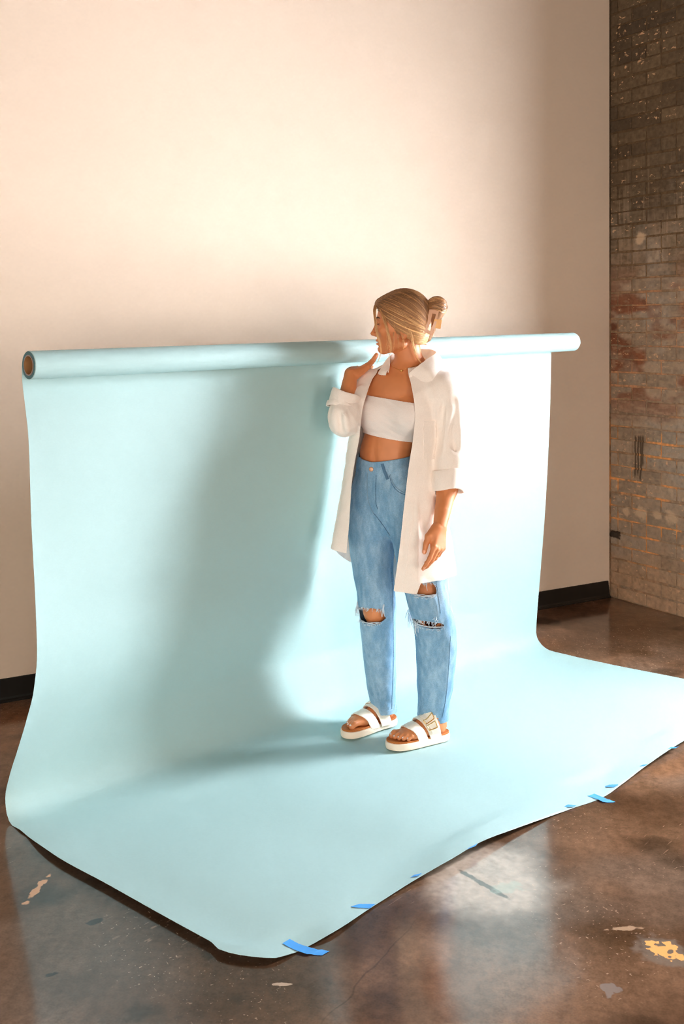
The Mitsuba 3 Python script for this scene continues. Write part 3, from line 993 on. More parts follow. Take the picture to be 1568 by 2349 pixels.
# her left hand hangs, thumb towards the picture's left
axL = P(1006, 1252, 3.852) - WRL
axL /= np.linalg.norm(axL)
backL = np.array([0.72, -0.69, 0.10]); backL -= axL * (axL @ backL); backL /= np.linalg.norm(backL)
sideL = np.cross(axL, backL); sideL *= -np.sign(sideL[0])
handL, chL, thL, tipL = hand_sdf(WRL, axL, backL, sideL,
    [(9, [(0.040, 16), (0.024, 12), (0.019, 10)]), (5, [(0.043, 24), (0.027, 22), (0.020, 16)]), (1, [(0.039, 32), (0.025, 32), (0.019, 22)]), (-3, [(0.031, 40), (0.019, 36), (0.017, 26)])],
    [((0.72, 0.55, -0.25), 0.040), ((0.97, 0.16, -0.22), 0.031), ((0.98, -0.05, -0.25), 0.026)], 0.082, (WRL - ELL_) / np.linalg.norm(WRL - ELL_))
# her right hand: palm up under the roll, fingers pointing away under it, thumb in front of it
axR = P(830, 847, 4.17) - WRR
axR /= np.linalg.norm(axR)
backR = np.array([0.05, 0.14, -0.99]); backR -= axR * (axR @ backR); backR /= np.linalg.norm(backR)
sideR = np.cross(axR, backR); sideR *= np.sign(sideR[0])
thumbR = np.array([WRR + sideR * 0.016 + axR * 0.008, P(841, 841, 4.105), P(855, 827, 4.135), P(863, 814, 4.158)])
handR, chR, thR, tipR = hand_sdf(WRR, axR, backR, sideR,
    [(-3, [(0.038, -4), (0.024, 6), (0.019, 8)]), (1, [(0.043, -4), (0.026, 6), (0.020, 8)]), (-2, [(0.039, -3), (0.024, 6), (0.019, 8)]), (-6, [(0.031, -2), (0.019, 6), (0.017, 8)])],
    thumbR, 0.078, (WRR - ELR) / np.linalg.norm(WRR - ELR))


# ---- feet and sandals: local axes forward, her left, up; origin under the heel
SOLE = 0.027
feet = []
for heel_px, toe_px, off in (((1036, 1703), (909, 1730), 0.042), ((916, 1668), (809, 1697), 0.040)):
    h, t = F(*heel_px, 0.012), F(*toe_px, 0.012)
    a = t - h; a[2] = 0; L = np.linalg.norm(a); a /= L
    away = np.array([a[1], -a[0], 0]); away *= np.sign(away[1])
    h = h + away * off
    b = np.array([a[1], -a[0], 0])          # her left when she faces a
    b = np.array([-a[1], a[0], 0])
    c = h + a * 0.12
    z = max(sheet_z(*(c + a * k + b * j)[:2]) for k in (-0.11, -0.05, 0, 0.05, 0.11) for j in (-0.03, 0, 0.03)) + 0.001
    feet.append((np.array([h[0], h[1], z]), np.stack([a, b, [0, 0, 1.0]]), L))
FOOT_L, FOOT_R = feet


def fl(foot, x, y, z):
    o, R, _ = foot
    return o + R[0] * x + R[1] * y + R[2] * z


def foot_sdf(foot, med, ankle):
    """med: +1 if the big toe is on her left side of this foot"""
    T_ = SOLE + 0.004
    o, R, L = foot

    def f(p):
        d = ell(p, fl(foot, 0.034, 0, T_ + 0.026), (0.036, 0.027, 0.032), R)
        d = smin(d, cone(p, fl(foot, 0.045, 0, T_ + 0.05), ankle + [0, 0, 0.05], 0.031, 0.033), 0.02)
        d = smin(d, cone(p, fl(foot, 0.07, 0.002 * med, T_ + 0.042), fl(foot, 0.150, 0.006 * med, T_ + 0.020), 0.029, 0.020), 0.03)
        d = smin(d, ell(p, fl(foot, 0.155, 0.002 * med, T_ + 0.018), (0.042, 0.038, 0.019), R), 0.02)
        d = smin(d, cone(p, fl(foot, 0.04, -0.010 * med, T_ + 0.018), fl(foot, 0.15, -0.018 * med, T_ + 0.014), 0.02, 0.016), 0.02)
        ds = []
        for k, (y, x1, r) in enumerate(((0.026, 0.228, 0.0115), (0.0065, 0.224, 0.0083), (-0.009, 0.215, 0.0078), (-0.0225, 0.204, 0.0074), (-0.034, 0.190, 0.007))):
            a_ = fl(foot, 0.165 - 0.004 * k, y * 0.95 * med, T_ + 0.016)
            m_ = fl(foot, x1 - 0.022, y * 1.02 * med, T_ + 0.017)
            e_ = fl(foot, x1 - r, y * 1.0 * med, T_ + 0.009)
            q = smin(cone(p, a_, m_, r * 0.95, r * 0.9), cone(p, m_, e_, r * 0.95, r), 0.004)
            ds.append(q)
        for q in ds:
            d = smin(d, q, 0.004)
        return d
    return f


ANL = fl(FOOT_L, 0.052, 0, 0.12); ANR = fl(FOOT_R, 0.052, 0, 0.12)
footL, footR = foot_sdf(FOOT_L, -1, ANL), foot_sdf(FOOT_R, 1, ANR)

pieces = []
def box_of(pts, pad):
    pts = np.array(pts); return pts.min(0) - pad, pts.max(0) + pad
m = nets(torso, *box_of([SHL, SHR, NECK1 - [0, 0, 0.03], KNL * .5 + HIPL * .5, KNR * .5 + HIPR * .5, CHEST + [-.2, -.16, 0], CHEST + [.2, .16, 0]], 0.06), 0.0045); pieces.append(relax(m, 2))
m = nets(head, *box_of([hp(0.13, 0.1, 0.14), hp(-0.115, -0.1, -0.12), NECK0 - [0.05, 0.05, 0.05], NECK0 + [0.06, 0.06, 0]], 0.005), 0.0021); pieces.append(relax(m, 2, 0.4, -0.42))
for s_, e_, w_, a_ in ((SHL, ELL_, WRL, axL), (SHR, ELR, WRR, axR)):
    m = nets(arm(s_, e_, w_, a_), *box_of([s_, e_, w_, w_ + a_ * 0.04], 0.06), 0.0035); pieces.append(relax(m, 2))
for hs, W_, a_, th in ((handL, WRL, axL, thL), (handR, WRR, axR, thR)):
    m = nets(hs, *box_of([W_ - a_ * 0.03, W_ + a_ * 0.19] + list(th), 0.065), 0.0021); pieces.append(relax(m, 2, 0.4, -0.42))
m = nets(legs, *box_of([HIPL * .5 + KNL * .5, HIPR * .5 + KNR * .5, ANL, ANR], 0.08), 0.004); pieces.append(relax(m, 2))
for fs, ft in ((footL, FOOT_L), (footR, FOOT_R)):
    m = nets(fs, *box_of([fl(ft, -0.01, -0.06, 0.02), fl(ft, -0.01, 0.06, 0.02), fl(ft, 0.25, -0.06, 0.02), fl(ft, 0.25, 0.06, 0.17)], 0.01), 0.0022); pieces.append(relax(m, 2, 0.4, -0.42))
import manifold3d as m3
whole, loose = m3.Manifold(), []
for m in pieces:
    q = m3.Manifold(m3.Mesh(np.asarray(m.vertices, np.float32), np.asarray(m.faces, np.uint32)))
    if str(q.status()) != 'Error.NoError' or q.is_empty():
        loose.append(m)
    else:
        whole = whole + q
mm = whole.to_mesh()
body = cat(trimesh.Trimesh(mm.vert_properties[:, :3], mm.tri_verts, process=False), *loose)
add('person__body', body, 'skin', smooth=50, view=True)


def plate(c, n, u, w, h, t=0.0008):
    """small rounded nail at c, facing n, long axis u"""
    n = n / np.linalg.norm(n); u = u - n * (u @ n); u /= np.linalg.norm(u); s_ = np.cross(n, u)
    a = np.arange(14) / 14 * 2 * np.pi
    ring = c + np.outer(np.cos(a) * h, u) + np.outer(np.sign(np.sin(a)) * np.abs(np.sin(a)) ** 0.7 * w, s_)
    ring = ring - np.outer((np.sin(a) ** 2) * w * 0.35, n)
    v = np.vstack([ring, ring - n * t * 3, c + n * t])
    k = np.arange(14); j = (k + 1) % 14
    f = np.vstack([np.stack([k, j, k * 0 + 28], 1), np.stack([k, k + 14, j + 14], 1), np.stack([k, j + 14, j], 1)])
    return trimesh.Trimesh(v, f, process=False)


nl = []
for (pts, d0, ang), r in zip(tipL, (0.0058, 0.006, 0.0057, 0.005)):
    u = pts[3] - pts[2]; u /= np.linalg.norm(u)
    nrm = backL - u * (u @ backL); nrm /= np.linalg.norm(nrm)
    nl.append(plate(pts[3] - u * 0.002 + nrm * r * 1.0, nrm, u, 0.0046, 0.0065))
u = thL[3] - thL[2]; u /= np.linalg.norm(u)
nrm = np.array([-0.35, -0.93, 0.05]); nrm -= u * (u @ nrm); nrm /= np.linalg.norm(nrm)
nl.append(plate(thL[3] - u * 0.001 + nrm * 0.0082, nrm, u, 0.0055, 0.0075))
for k, q in enumerate(nl):
    add('person__fingernail', q, 'finger_nail', view=True, smooth=60)
for ft, med in ((FOOT_L, -1), (FOOT_R, 1)):
    T_ = SOLE + 0.004
    for k, (y, x1, r) in enumerate(((0.026, 0.228, 0.0115), (0.0065, 0.224, 0.0083), (-0.009, 0.215, 0.0078), (-0.0225, 0.204, 0.0074), (-0.034, 0.190, 0.007))):
        c = fl(ft, x1 - r * 0.75, y * med, T_ + 0.009 + r * 0.93)
        add('person__toenail', plate(c, ft[1][2] + 0.35 * ft[1][0], ft[1][0] - 0.3 * ft[1][2], r * 0.62, r * 0.72), 'nail', view=True, smooth=60)
R3 = np.stack([RH[1], RH[0], RH[2]])
lp = nets(lambda p: np.minimum(ell(p, hp(0.0888, 0, -0.0588), (0.0104, 0.0185, 0.0052), R3), ell(p, hp(0.0872, 0, -0.0716), (0.0105, 0.0165, 0.0058), R3)), *box_of([hp(0.11, 0.03, -0.04), hp(0.07, -0.03, -0.09)], 0.004), 0.0012)
add('person__lips', lp, 'lips', smooth=True, view=True)

# ------------------------------------------------------------------ clothes
def az(p, c):
    """azimuth about the vertical through c: 0 = towards the camera, positive to the picture's right"""
    return np.degrees(np.arctan2(p[:, 0] - c[..., 0], -(p[:, 1] - c[..., 1])))


# ---- bandeau top
def top_sdf(p):
    d = ell(p, CHEST + [0, 0, 0.0], (0.141, 0.093, 0.155), RT)
    d = smin(d, ell(p, WAIST, (0.107, 0.083, 0.13), RM), 0.06)
    b = None
    for s_ in (-1, 1):
        e_ = ell(p, loc(RT, 0.066 * s_, 0.066, -0.022, CHEST), (0.066, 0.052, 0.064), RT)
        b = e_ if b is None else smin(b, e_, 0.05)
    d = smin(d, b, 0.035) - 0.003
    lat = (p - CHEST) @ RT[0].astype(np.float32)
    fold = np.sin(p[:, 2] * 210 + 3.2 * np.sin(lat * 23) + 40 * lat) * np.sin(lat * 31 + 1.0)
    return d + 0.0009 * fold


m = nets(top_sdf, CHEST + [-0.2, -0.19, -0.2], CHEST + [0.2, 0.19, 0.14], 0.0035)
relax(m, 1)
v = m.vertices
lat = (v - CHEST) @ RT[0]
zt = P(890, 915, 4.0)[2] - 0.012 * np.clip(lat / 0.1, -1, 1) - 0.05 * np.clip(((CHEST - v) @ RT[1]) / 0.1, 0, 1)
zb = P(880, 1008, 4.0)[2] - 0.016 * np.clip(lat / 0.1, -1, 1)
m = clip(clip(m, zt - v[:, 2]), np.zeros(1)) if False else clip(m, np.minimum(zt - v[:, 2], v[:, 2] - zb))
add('person__bandeau_top', thick(m, 0.003), 'white_knit', smooth=50, view=True)
tag('person__bandeau_top', 'white strapless bandeau top')


def edge_tube(mesh, pick, r, n=None):
    """tube along the boundary of an open mesh where pick(points) is true"""
    f = np.asarray(mesh.faces); v = np.asarray(mesh.vertices)
    e = np.vstack([f[:, [0, 1]], f[:, [1, 2]], f[:, [2, 0]]])
    u, inv, cnt = np.unique(np.sort(e, 1), axis=0, return_inverse=True, return_counts=True)
    b = e[cnt[inv.ravel()] == 1]
    nxt = {int(i): int(j) for i, j in b}
    out, seen = [], set()
    starts = [i for i in nxt if i not in set(nxt.values())] + list(nxt)
    for s_ in starts:
        if s_ in seen:
            continue
        path = [s_]; seen.add(s_)
        while path[-1] in nxt and nxt[path[-1]] not in seen:
            path.append(nxt[path[-1]]); seen.add(path[-1])
        if len(path) < 12:
            continue
        q = v[path]
        ok = pick(q)
        k = 0
        while k < len(q):
            if ok[k]:
                j = k
                while j < len(q) and ok[j]:
                    j += 1
                if j - k > 10:
                    seg = q[k:j]
                    w = np.convolve(np.ones(5) / 5, [1])
                    seg = np.stack([np.convolve(np.pad(seg[:, c], 3, 'edge'), np.ones(7) / 7, 'valid') for c in range(3)], 1)
                    out.append(tube(seg[::2], r, 6))
                k = j
            else:
                k += 1
    return cat(*out) if out else None


# ---- jeans
JWZ = P(885, 1056, 4.02)[2]
HEM_R, HEM_L = P(878, 1629, 4.18)[2], P(995, 1650, 4.05)[2]


def limb(p, stations):
    """distance to a soft tube through (centre, lateral radius, depth radius) stations that run down in z"""
    S = sorted(stations, key=lambda s_: s_[0][2])
    zs = np.array([s_[0][2] for s_ in S])
    val = [PchipInterpolator(zs, np.array([s_[k] if k else 0 for s_ in S]) if k else np.array([s_[0][0] for s_ in S])) for k in (0, 1, 2)]
    cy = PchipInterpolator(zs, np.array([s_[0][1] for s_ in S]))
    z = np.clip(p[:, 2], zs[0], zs[-1])
    cx, cyv, rx, ry = val[0](z), cy(z), val[1](z), val[2](z)
    x, y = (p[:, 0] - cx) / rx, (p[:, 1] - cyv) / ry
    k = (np.abs(x) ** 2.25 + np.abs(y) ** 2.25) ** (1 / 2.25)
    d = (k - 1) * np.minimum(rx, ry)
    return np.maximum(d, np.abs(p[:, 2] - z) * 0.8 - 0.0).astype(np.float32) if False else np.where(np.abs(p[:, 2] - z) > 0, np.hypot(np.maximum(d, 0), p[:, 2] - z), d).astype(np.float32)


LEG_R = [(P(866, 1075, 4.12), .055, .07), (P(856, 1130, 4.14), .083, .09), (P(851, 1185, 4.14), .090, .095), (P(852, 1250, 4.135), .086, .095), (P(855, 1310, 4.115), .0765, .086), (P(863, 1370, 4.10), .072, .078), (P(866, 1420, 4.105), .069, .073), (P(870, 1500, 4.135), .063, .069),
         (P(874, 1570, 4.165), .056, .063), (P(878, 1620, 4.185), .050, .058), (P(878, 1660, 4.19), .049, .058)]
LEG_L = [(P(925, 1075, 4.07), .055, .07), (P(940, 1130, 4.05), .083, .09), (P(948, 1190, 4.05), .092, .095), (P(958, 1260, 4.03), .090, .095), (P(974, 1330, 4.005), .086, .088), (P(984, 1385, 3.995), .080, .080), (P(995, 1432, 4.0), .077, .076), (P(1000, 1500, 4.025), .074, .073),
         (P(997, 1580, 4.05), .065, .067), (P(993, 1640, 4.065), .056, .060), (P(995, 1690, 4.07), .053, .059)]


def crease(p, a, b, r, amp):
    """a soft ridge (amp > 0) or furrow along a-b"""
    a, b = np.asarray(a, np.float32), np.asarray(b, np.float32)
    ab = b - a
    t = np.clip(((p - a) @ ab) / (ab @ ab), 0, 1)
    d2 = ((p - a - t[:, None] * ab) ** 2).sum(1)
    return amp * np.exp(-d2 / (r * r)) * np.sin(np.pi * np.clip(t, 0.02, 0.98)) ** 0.5


def jeans_sdf(p):
    d = ell(p, PELV + [0, 0, 0.004], (0.158, 0.108, 0.155), RP)
    d = smin(d, ell(p, WAIST - [0, 0, 0.02], (0.112, 0.088, 0.10), RM), 0.05)
    l = np.minimum(limb(p, LEG_R), limb(p, LEG_L))
    d = smin(d, l, 0.03)
    # wrinkles: knee, ankle, hip
    n1 = np.sin(p[:, 2] * 62 + 3.0 * np.sin(p[:, 0] * 28) + 18 * p[:, 1])
    low = np.clip((0.62 - p[:, 2]) / 0.12, 0, 1)
    d = d - 0.0016 * n1 * low * np.sin(p[:, 0] * 46 + 9 * p[:, 2])
    for a, b, r, amp in (
            (P(985, 1345, 3.91), P(1010, 1440, 3.93), .014, .006), (P(1005, 1330, 3.93), P(1030, 1470, 3.95), .013, .006), (P(1024, 1400, 3.98), P(1045, 1470, 3.98), .015, .008), (P(1010, 1450, 3.94), P(1038, 1490, 3.97), .012, .007),
            (P(1022, 1480, 3.97), P(1015, 1600, 4.02), .013, .005), (P(955, 1590, 4.01), P(985, 1610, 4.0), .012, .004), (P(850, 1600, 4.15), P(895, 1625, 4.12), .011, .005), (P(850, 1625, 4.15), P(880, 1600, 4.12), .010, .004),
            (P(805, 1165, 4.06), P(885, 1235, 4.06), .013, -.006), (P(800, 1190, 4.08), P(890, 1245, 4.06), .013, .005), (P(812, 1200, 4.06), P(870, 1222, 4.05), .010, .003),
            (P(898, 1280, 4.08), P(893, 1560, 4.12), .012, .003), (P(868, 1150, 4.0), P(905, 1240, 4.02), .012, -.004)):
        d = d - crease(p, a, b, r, amp)
    return d


m = nets(jeans_sdf, *box_of([P(770, 1040, 4.1), P(1075, 1700, 4.1), PELV + [0.2, -0.17, 0], PELV + [-0.2, 0.2, 0], [0.1, 3.86, 0.1], [0.1, 4.33, 0.1]], 0.01), 0.0042)
relax(m, 1)
v = m.vertices
fr = (v - WAIST) @ RM[1]
jtop = JWZ - 0.010 * np.clip(fr / 0.09, -1, 1) + 0.012 * np.clip(np.abs((v - WAIST) @ RM[0]) / 0.11, 0, 1)
onR = np.hypot(v[:, 0] - ANR[0], v[:, 1] - ANR[1]) < np.hypot(v[:, 0] - ANL[0], v[:, 1] - ANL[1])
hem = np.where(onR, HEM_R, HEM_L)
cutz = np.minimum(jtop - v[:, 2], v[:, 2] - hem)


def rip(v, c, deg, hw, hh, wob, slant=0.0, r=0.12):
    """> 0 inside a ragged rip in the front of a trouser leg: c centre on the leg's axis, deg the azimuth it faces"""
    a = math.radians(deg)
    lat = (v[:, 0] - c[0]) * math.cos(a) + (v[:, 1] - c[1]) * math.sin(a)
    fro = (v[:, 0] - c[0]) * math.sin(a) - (v[:, 1] - c[1]) * math.cos(a)
    zz_ = v[:, 2] - c[2] - slant * lat
    k = 1 - (np.abs(lat / hw) ** 3 + np.abs(zz_ / hh) ** 3) ** (1 / 3)
    k = k * hh + wob * (meshkit.fbm(v * [160, 160, 160], 2, 5) - 0.5)
    return np.where((fro > 0) & (fro < r), k, -1)


RIPS = [(P(862, 1404, 4.10), -26, 0.058, 0.031, 0.008, 0.05), (P(990, 1421, 4.0), -20, 0.062, 0.0125, 0.007, -0.06), (P(978, 1340, 4.005), -12, 0.046, 0.027, 0.008, 0.0)]
s_ = cutz.copy()
for r_ in RIPS:
    s_ = np.minimum(s_, -rip(v, *r_))
s_ = np.where(s_ == -np.inf, 1, s_)
jm = clip(m, s_)
add('person__jeans', thick(jm, 0.0022), 'denim', smooth=50, view=True)
tag('person__jeans', 'light blue denim jeans ripped at the knees')


def on_surface(sdf, q, d, far=0.25):
    """move the points q along d to the surface"""
    q = np.asarray(q, float).copy(); d = np.asarray(d, float) / np.linalg.norm(d)
    q = q - d * far
    for _ in range(60):
        q = q + d * (np.clip(sdf(q.astype(np.float32)), -0.03, 0.03) * 0.7)[:, None]
    return q


CAMDIR = np.array([0.05, 1.0, -0.08])


def seam(px, Z, r, key, mat='denim_seam', n=40, lift=0.0008, sdf=jeans_sdf):
    q = spline(np.array([[x, y, 0] for x, y in px], float), n)
    pts = np.array([P(x, y, Z) for x, y, _ in q])
    pts = on_surface(sdf, pts, CAMDIR) - CAMDIR * lift
    return add(key, tube(pts, r, 6), mat, smooth=60, view=True)


def band(sdf, lo, hi, out, n_z, key, mat, mesh, th=0.0025, sel=None):
    """a band of cloth lying on the garment between the heights lo(v) and hi(v)"""
    v = mesh.vertices
    s_ = np.minimum(v[:, 2] - lo(v), hi(v) - v[:, 2])
    if sel is not None:
        s_ = np.minimum(s_, sel(v))
    b = clip(mesh, s_)
    n = vnormals(b.vertices, b.faces)
    b.vertices = b.vertices + n * out
    return b


jt = lambda v: JWZ - 0.010 * np.clip(((v - WAIST) @ RM[1]) / 0.09, -1, 1) + 0.012 * np.clip(np.abs((v - WAIST) @ RM[0]) / 0.11, 0, 1)
wb = band(jeans_sdf, lambda v: jt(v) - 0.040, lambda v: jt(v) + 0.001, 0.0028, 0, '', '', m)
add('person__jeans__waistband', thick(wb, 0.0045), 'denim', smooth=50, view=True)
et = edge_tube(wb, lambda q: np.abs(q[:, 2] - jt(q)) < 0.01, 0.0013)
if et is not None:
    add('person__jeans__waistband_edge', et, 'denim_edge', smooth=60, view=True)
for k, (hz, on) in enumerate(((HEM_R, True), (HEM_L, False))):
    sel = lambda v: np.where((np.hypot(v[:, 0] - ANR[0], v[:, 1] - ANR[1]) < np.hypot(v[:, 0] - ANL[0], v[:, 1] - ANL[1])) == on, 1.0, -1.0)
    hb = band(jeans_sdf, lambda v: hz - 0.001, lambda v: hz + 0.016, 0.002, 0, '', '', m, sel=sel)
    add('person__jeans__hem', thick(hb, 0.004), 'denim', smooth=50, view=True)

# button, fly, seams, loops, pocket
def lathe(profile, c, axis, n=20):
    axis = axis / np.linalg.norm(axis)
    a = np.cross(axis, [0, 0, 1.0]); a /= np.linalg.norm(a); b = np.cross(axis, a)
    w = np.arange(n) / n * 2 * np.pi
    ring = np.array([[c + axis * h + r * (math.cos(t) * a + math.sin(t) * b) for t in w] for r, h in profile])
    g = grid_mesh(ring, close_v=True)
    g.fix_normals()
    return g


bt = on_surface(lambda p: jeans_sdf(p) - 0.003, [P(851, 1077, 4.0)], CAMDIR)[0]
bn = np.array([-0.35, -0.93, 0.05])
add('person__jeans__button', lathe([(0.0, 0.0045), (0.0055, 0.0045), (0.0082, 0.0036), (0.0088, 0.002), (0.007, 0.0), (0, 0)], bt, bn), 'copper', smooth=40, view=True)
seam(((843, 1066), (842, 1085), (841, 1110), (843, 1145), (852, 1172), (858, 1182)), 4.0, 0.0012, 'person__jeans__seam', 'denim_edge')
seam(((862, 1090), (861, 1120), (861, 1150), (866, 1168)), 4.0, 0.0011, 'person__jeans__seam')
seam(((856, 1178), (870, 1195), (884, 1215), (893, 1230)), 4.0, 0.0012, 'person__jeans__seam')
seam(((895, 1087), (899, 1103), (911, 1119), (926, 1128), (940, 1131)), 4.0, 0.0013, 'person__jeans__pocket_edge', 'denim_edge')
seam(((893, 1090), (897, 1106), (909, 1123), (925, 1132), (940, 1135)), 4.0, 0.0010, 'person__jeans__pocket_edge')
seam(((898, 1310), (901, 1400), (902, 1500), (899, 1600), (898, 1632)), 4.1, 0.0007, 'person__jeans__seam', n=80)
seam(((998, 1325), (1003, 1360), (1008, 1398)), 4.0, 0.0007, 'person__jeans__seam', n=40)
seam(((1031, 1452), (1030, 1480), (1027, 1540), (1022, 1600), (1014, 1648)), 4.0, 0.0007, 'person__jeans__seam', n=80)
for q in (((876, 1064), (882, 1082), (889, 1099)), ((824, 1051), (820, 1066), (816, 1084))):
    c = spline(np.array([[x, y, 0] for x, y in q], float), 14)
    pts = on_surface(lambda p: jeans_sdf(p) - 0.0035, [P(x, y, 4.0) for x, y, _ in c], CAMDIR)
    add('person__jeans__belt_loop', tube(pts - CAMDIR * 0.001, 0.0052, 8, flat=0.3, up=CAMDIR), 'denim_seam', smooth=60, view=True)

# threads: fringe along the rips and loose strands across them
tr = np.random.default_rng(11)
thr = []
for (c, deg, hw, hh, wob, sl), (nf, ln) in zip(RIPS, ((54, .013), (54, .015), (40, .011))):
    a = math.radians(deg)
    latv, frv = np.array([math.cos(a), math.sin(a), 0]), np.array([math.sin(a), -math.cos(a), 0])
    for k in range(nf):
        t = tr.uniform(-0.98, 0.98)
        side = 1 if k % 2 else -1
        zz_ = side * hh * (1 - abs(t) ** 3) ** (1 / 3) + sl * t * hw
        q0 = c + latv * t * hw + [0, 0, zz_ + side * 0.002]
        q0 = on_surface(jeans_sdf, [q0], -frv, 0.2)[0]
        L = ln * tr.uniform(0.4, 1.2)
        q1 = q0 + frv * 0.003 + latv * tr.normal(0, .003) - np.array([0, 0, L * (0.45 if side > 0 else 0.15)])
        q2 = q1 + frv * tr.uniform(-.002, .003) + latv * tr.normal(0, .004) - np.array([0, 0, L * 0.5])
        if side < 0:
            q2[2] = q1[2] + L * tr.uniform(-.4, .5)
        thr.append(tube(np.array([q0, q1, q2]), [0.0011, 0.001, 0.0006], 5, n=6))
    for k in range(9):                                       # strands left across
        w = 1 if hh > 0.02 else 0.4
        z0 = c[2] + (-0.55 - 0.35 * tr.uniform(0, 1)) * hh * w
        ts = np.linspace(-0.97, 0.97, 9)
        pts = np.array([c + latv * t * hw + [0, 0, z0 - c[2] + sl * t * hw - 0.006 * (1 - t * t) * tr.uniform(0.3, 1)] for t in ts])
        pts = on_surface(lambda p: jeans_sdf(p) + 0.002, pts, -frv, 0.2)
        pts += tr.normal(0, 0.0008, pts.shape)
        thr.append(tube(pts, 0.0009, 5, n=18))
# long tassels at the outer corner of each knee rip
for base, ln_, n in ((P(819, 1388, 4.03), 0.055, 9), (P(879, 1388, 4.03), 0.05, 6), (P(943, 1424, 3.945), 0.066, 12), (P(952, 1428, 3.93), 0.05, 6), (P(1000, 1418, 3.92), 0.012, 6), (P(975, 1330, 3.92), 0.03, 6)):
    b0 = on_surface(jeans_sdf, [base], CAMDIR)[0]
    for k in range(n):
        q = b0 + tr.normal(0, 0.0035, 3) * [1, 0.5, 1.2]
        L = ln_ * tr.uniform(0.45, 1.1)
        x = tr.normal(0, .004)
        pts = np.array([q, q + [x * .3 - .002, -.003, -L * .3], q + [x * .8 - .002, -.004, -L * .65], q + [x - .001 + tr.normal(0, .003), -.003, -L]])
        thr.append(tube(pts, [0.0016, 0.0014, 0.0012, 0.0006], 5, n=10))
add('person__jeans__frayed_threads', cat(*thr), 'denim_thread', smooth=60, view=True)
labels['person__jeans__frayed_threads'] = {'label': 'pale frayed threads around the rips', 'kind': 'stuff'}


# ---- shirt
CUL = (P(1028, 1106, 3.97), np.array([-0.02, -0.2, -1.0]))
fa = (WRR - ELR) / np.linalg.norm(WRR - ELR)
CUR = (P(793, 918, 4.03), fa)
SX = [(P(894, 1400, 4.072), .240, .182, 2), (P(895, 1330, 4.072), .236, .180, 3), (P(896, 1250, 4.072), .222, .172, 6), (P(897, 1150, 4.078), .196, .152, 12), (P(900, 1050, 4.082), .178, .140, 20),
      (P(912, 960, 4.082), .172, .142, 26), (P(922, 905, 4.082), .166, .130, 27), (P(932, 868, 4.085), .146, .092, 27), (P(938, 845, 4.088), .10, .07, 27)]
_zs = np.array([q[0][2] for q in SX])
_S = [PchipInterpolator(_zs, np.array(c)) for c in ([q[0][0] for q in SX], [q[0][1] for q in SX], [q[1] for q in SX], [q[2] for q in SX], [math.radians(q[3]) for q in SX])]
SHZ0, SHZ1 = _zs[0], _zs[-1]


def shirt_torso(p):
    z = np.clip(p[:, 2], SHZ0, SHZ1)
    cx, cy, rx, ry, ph = (f(z) for f in _S)
    dx, dy = p[:, 0] - cx, p[:, 1] - cy
    x, y = dx * np.cos(ph) - dy * np.sin(ph), -dx * np.sin(ph) - dy * np.cos(ph)
    a = np.arctan2(x, y)
    ex = 2.2 + 0.6 * np.clip((1.1 - p[:, 2]) / 0.3, 0, 1)
    k = (np.abs(x / rx) ** ex + np.abs(y / ry) ** ex) ** (1 / ex)
    d = (k - 1) * np.minimum(rx, ry)
    lowness = np.clip((1.25 - p[:, 2]) / 0.5, 0, 1)
    fold = np.sin(7 * a + 0.6 + 2.2 * np.sin(p[:, 2] * 5)) + 0.7 * np.sin(12 * a + 1.9 - p[:, 2] * 4)
    d = d + 0.0045 * fold * lowness
    return np.where(np.abs(p[:, 2] - z) > 0, np.hypot(np.maximum(d, 0), p[:, 2] - z), d)


SLL = [(P(1012, 897, 4.01), .060), (P(1026, 935, 4.005), .064), (P(1037, 1000, 4.01), .0585), (P(1035, 1060, 3.99), .0575), (P(1030, 1112, 3.972), .056)]
SLR = [(P(850, 893, 4.14), .064), (P(820, 930, 4.075), .064), (P(790, 965, 4.0), .056), (P(787, 955, 3.995), .054), (P(793, 915, 4.035), .053), (P(797, 885, 4.06), .052)]


def chain(p, S, k):
    d = None
    for (a, ra), (b, rb) in zip(S[:-1], S[1:]):
        e_ = cone(p, a, b, ra, rb)
        d = e_ if d is None else smin(d, e_, k)
    return d


def sleeves(p):
    l = chain(p, SLL, 0.02)
    for a, b, r, amp in (
            (P(1050, 905, 3.95), P(1056, 1070, 3.97), .012, .008), (P(1034, 930, 3.94), P(1020, 1010, 3.95), .011, .007), (P(1020, 1010, 3.95), P(1014, 1085, 3.96), .010, .005), (P(1040, 1000, 3.95), P(1044, 1090, 3.96), .011, -.006),
            (P(1008, 885, 3.95), P(998, 960, 3.95), .010, .006), (P(1022, 890, 3.945), P(1010, 985, 3.95), .010, -.006), (P(1064, 960, 3.99), P(1066, 1080, 4.0), .012, .006), (P(1012, 1070, 3.96), P(1050, 1090, 3.96), .008, .004)):
        l = l - crease(p, a, b, r, amp * 2.2)
    r = smin(chain(p, SLR[:4], 0.018), smax(chain(p, SLR[3:], 0.018), (p - CUR[0].astype(np.float32)) @ CUR[1].astype(np.float32), 0.002), 0.012)
    for a, b, rr, amp in (
            (P(765, 940, 3.96), P(772, 995, 3.96), .009, .007), (P(778, 945, 3.94), P(784, 1000, 3.95), .008, -.006), (P(790, 945, 3.93), P(800, 998, 3.95), .010, .007), (P(805, 945, 3.96), P(822, 990, 3.99), .009, -.005),
            (P(818, 935, 3.98), P(800, 975, 3.95), .008, .006), (P(757, 930, 3.98), P(760, 975, 3.98), .008, -.005), (P(828, 880, 4.06), P(822, 950, 4.03), .008, .006)):
        r = r - crease(p, a, b, rr, amp * 2.0)
    return np.minimum(l, r)


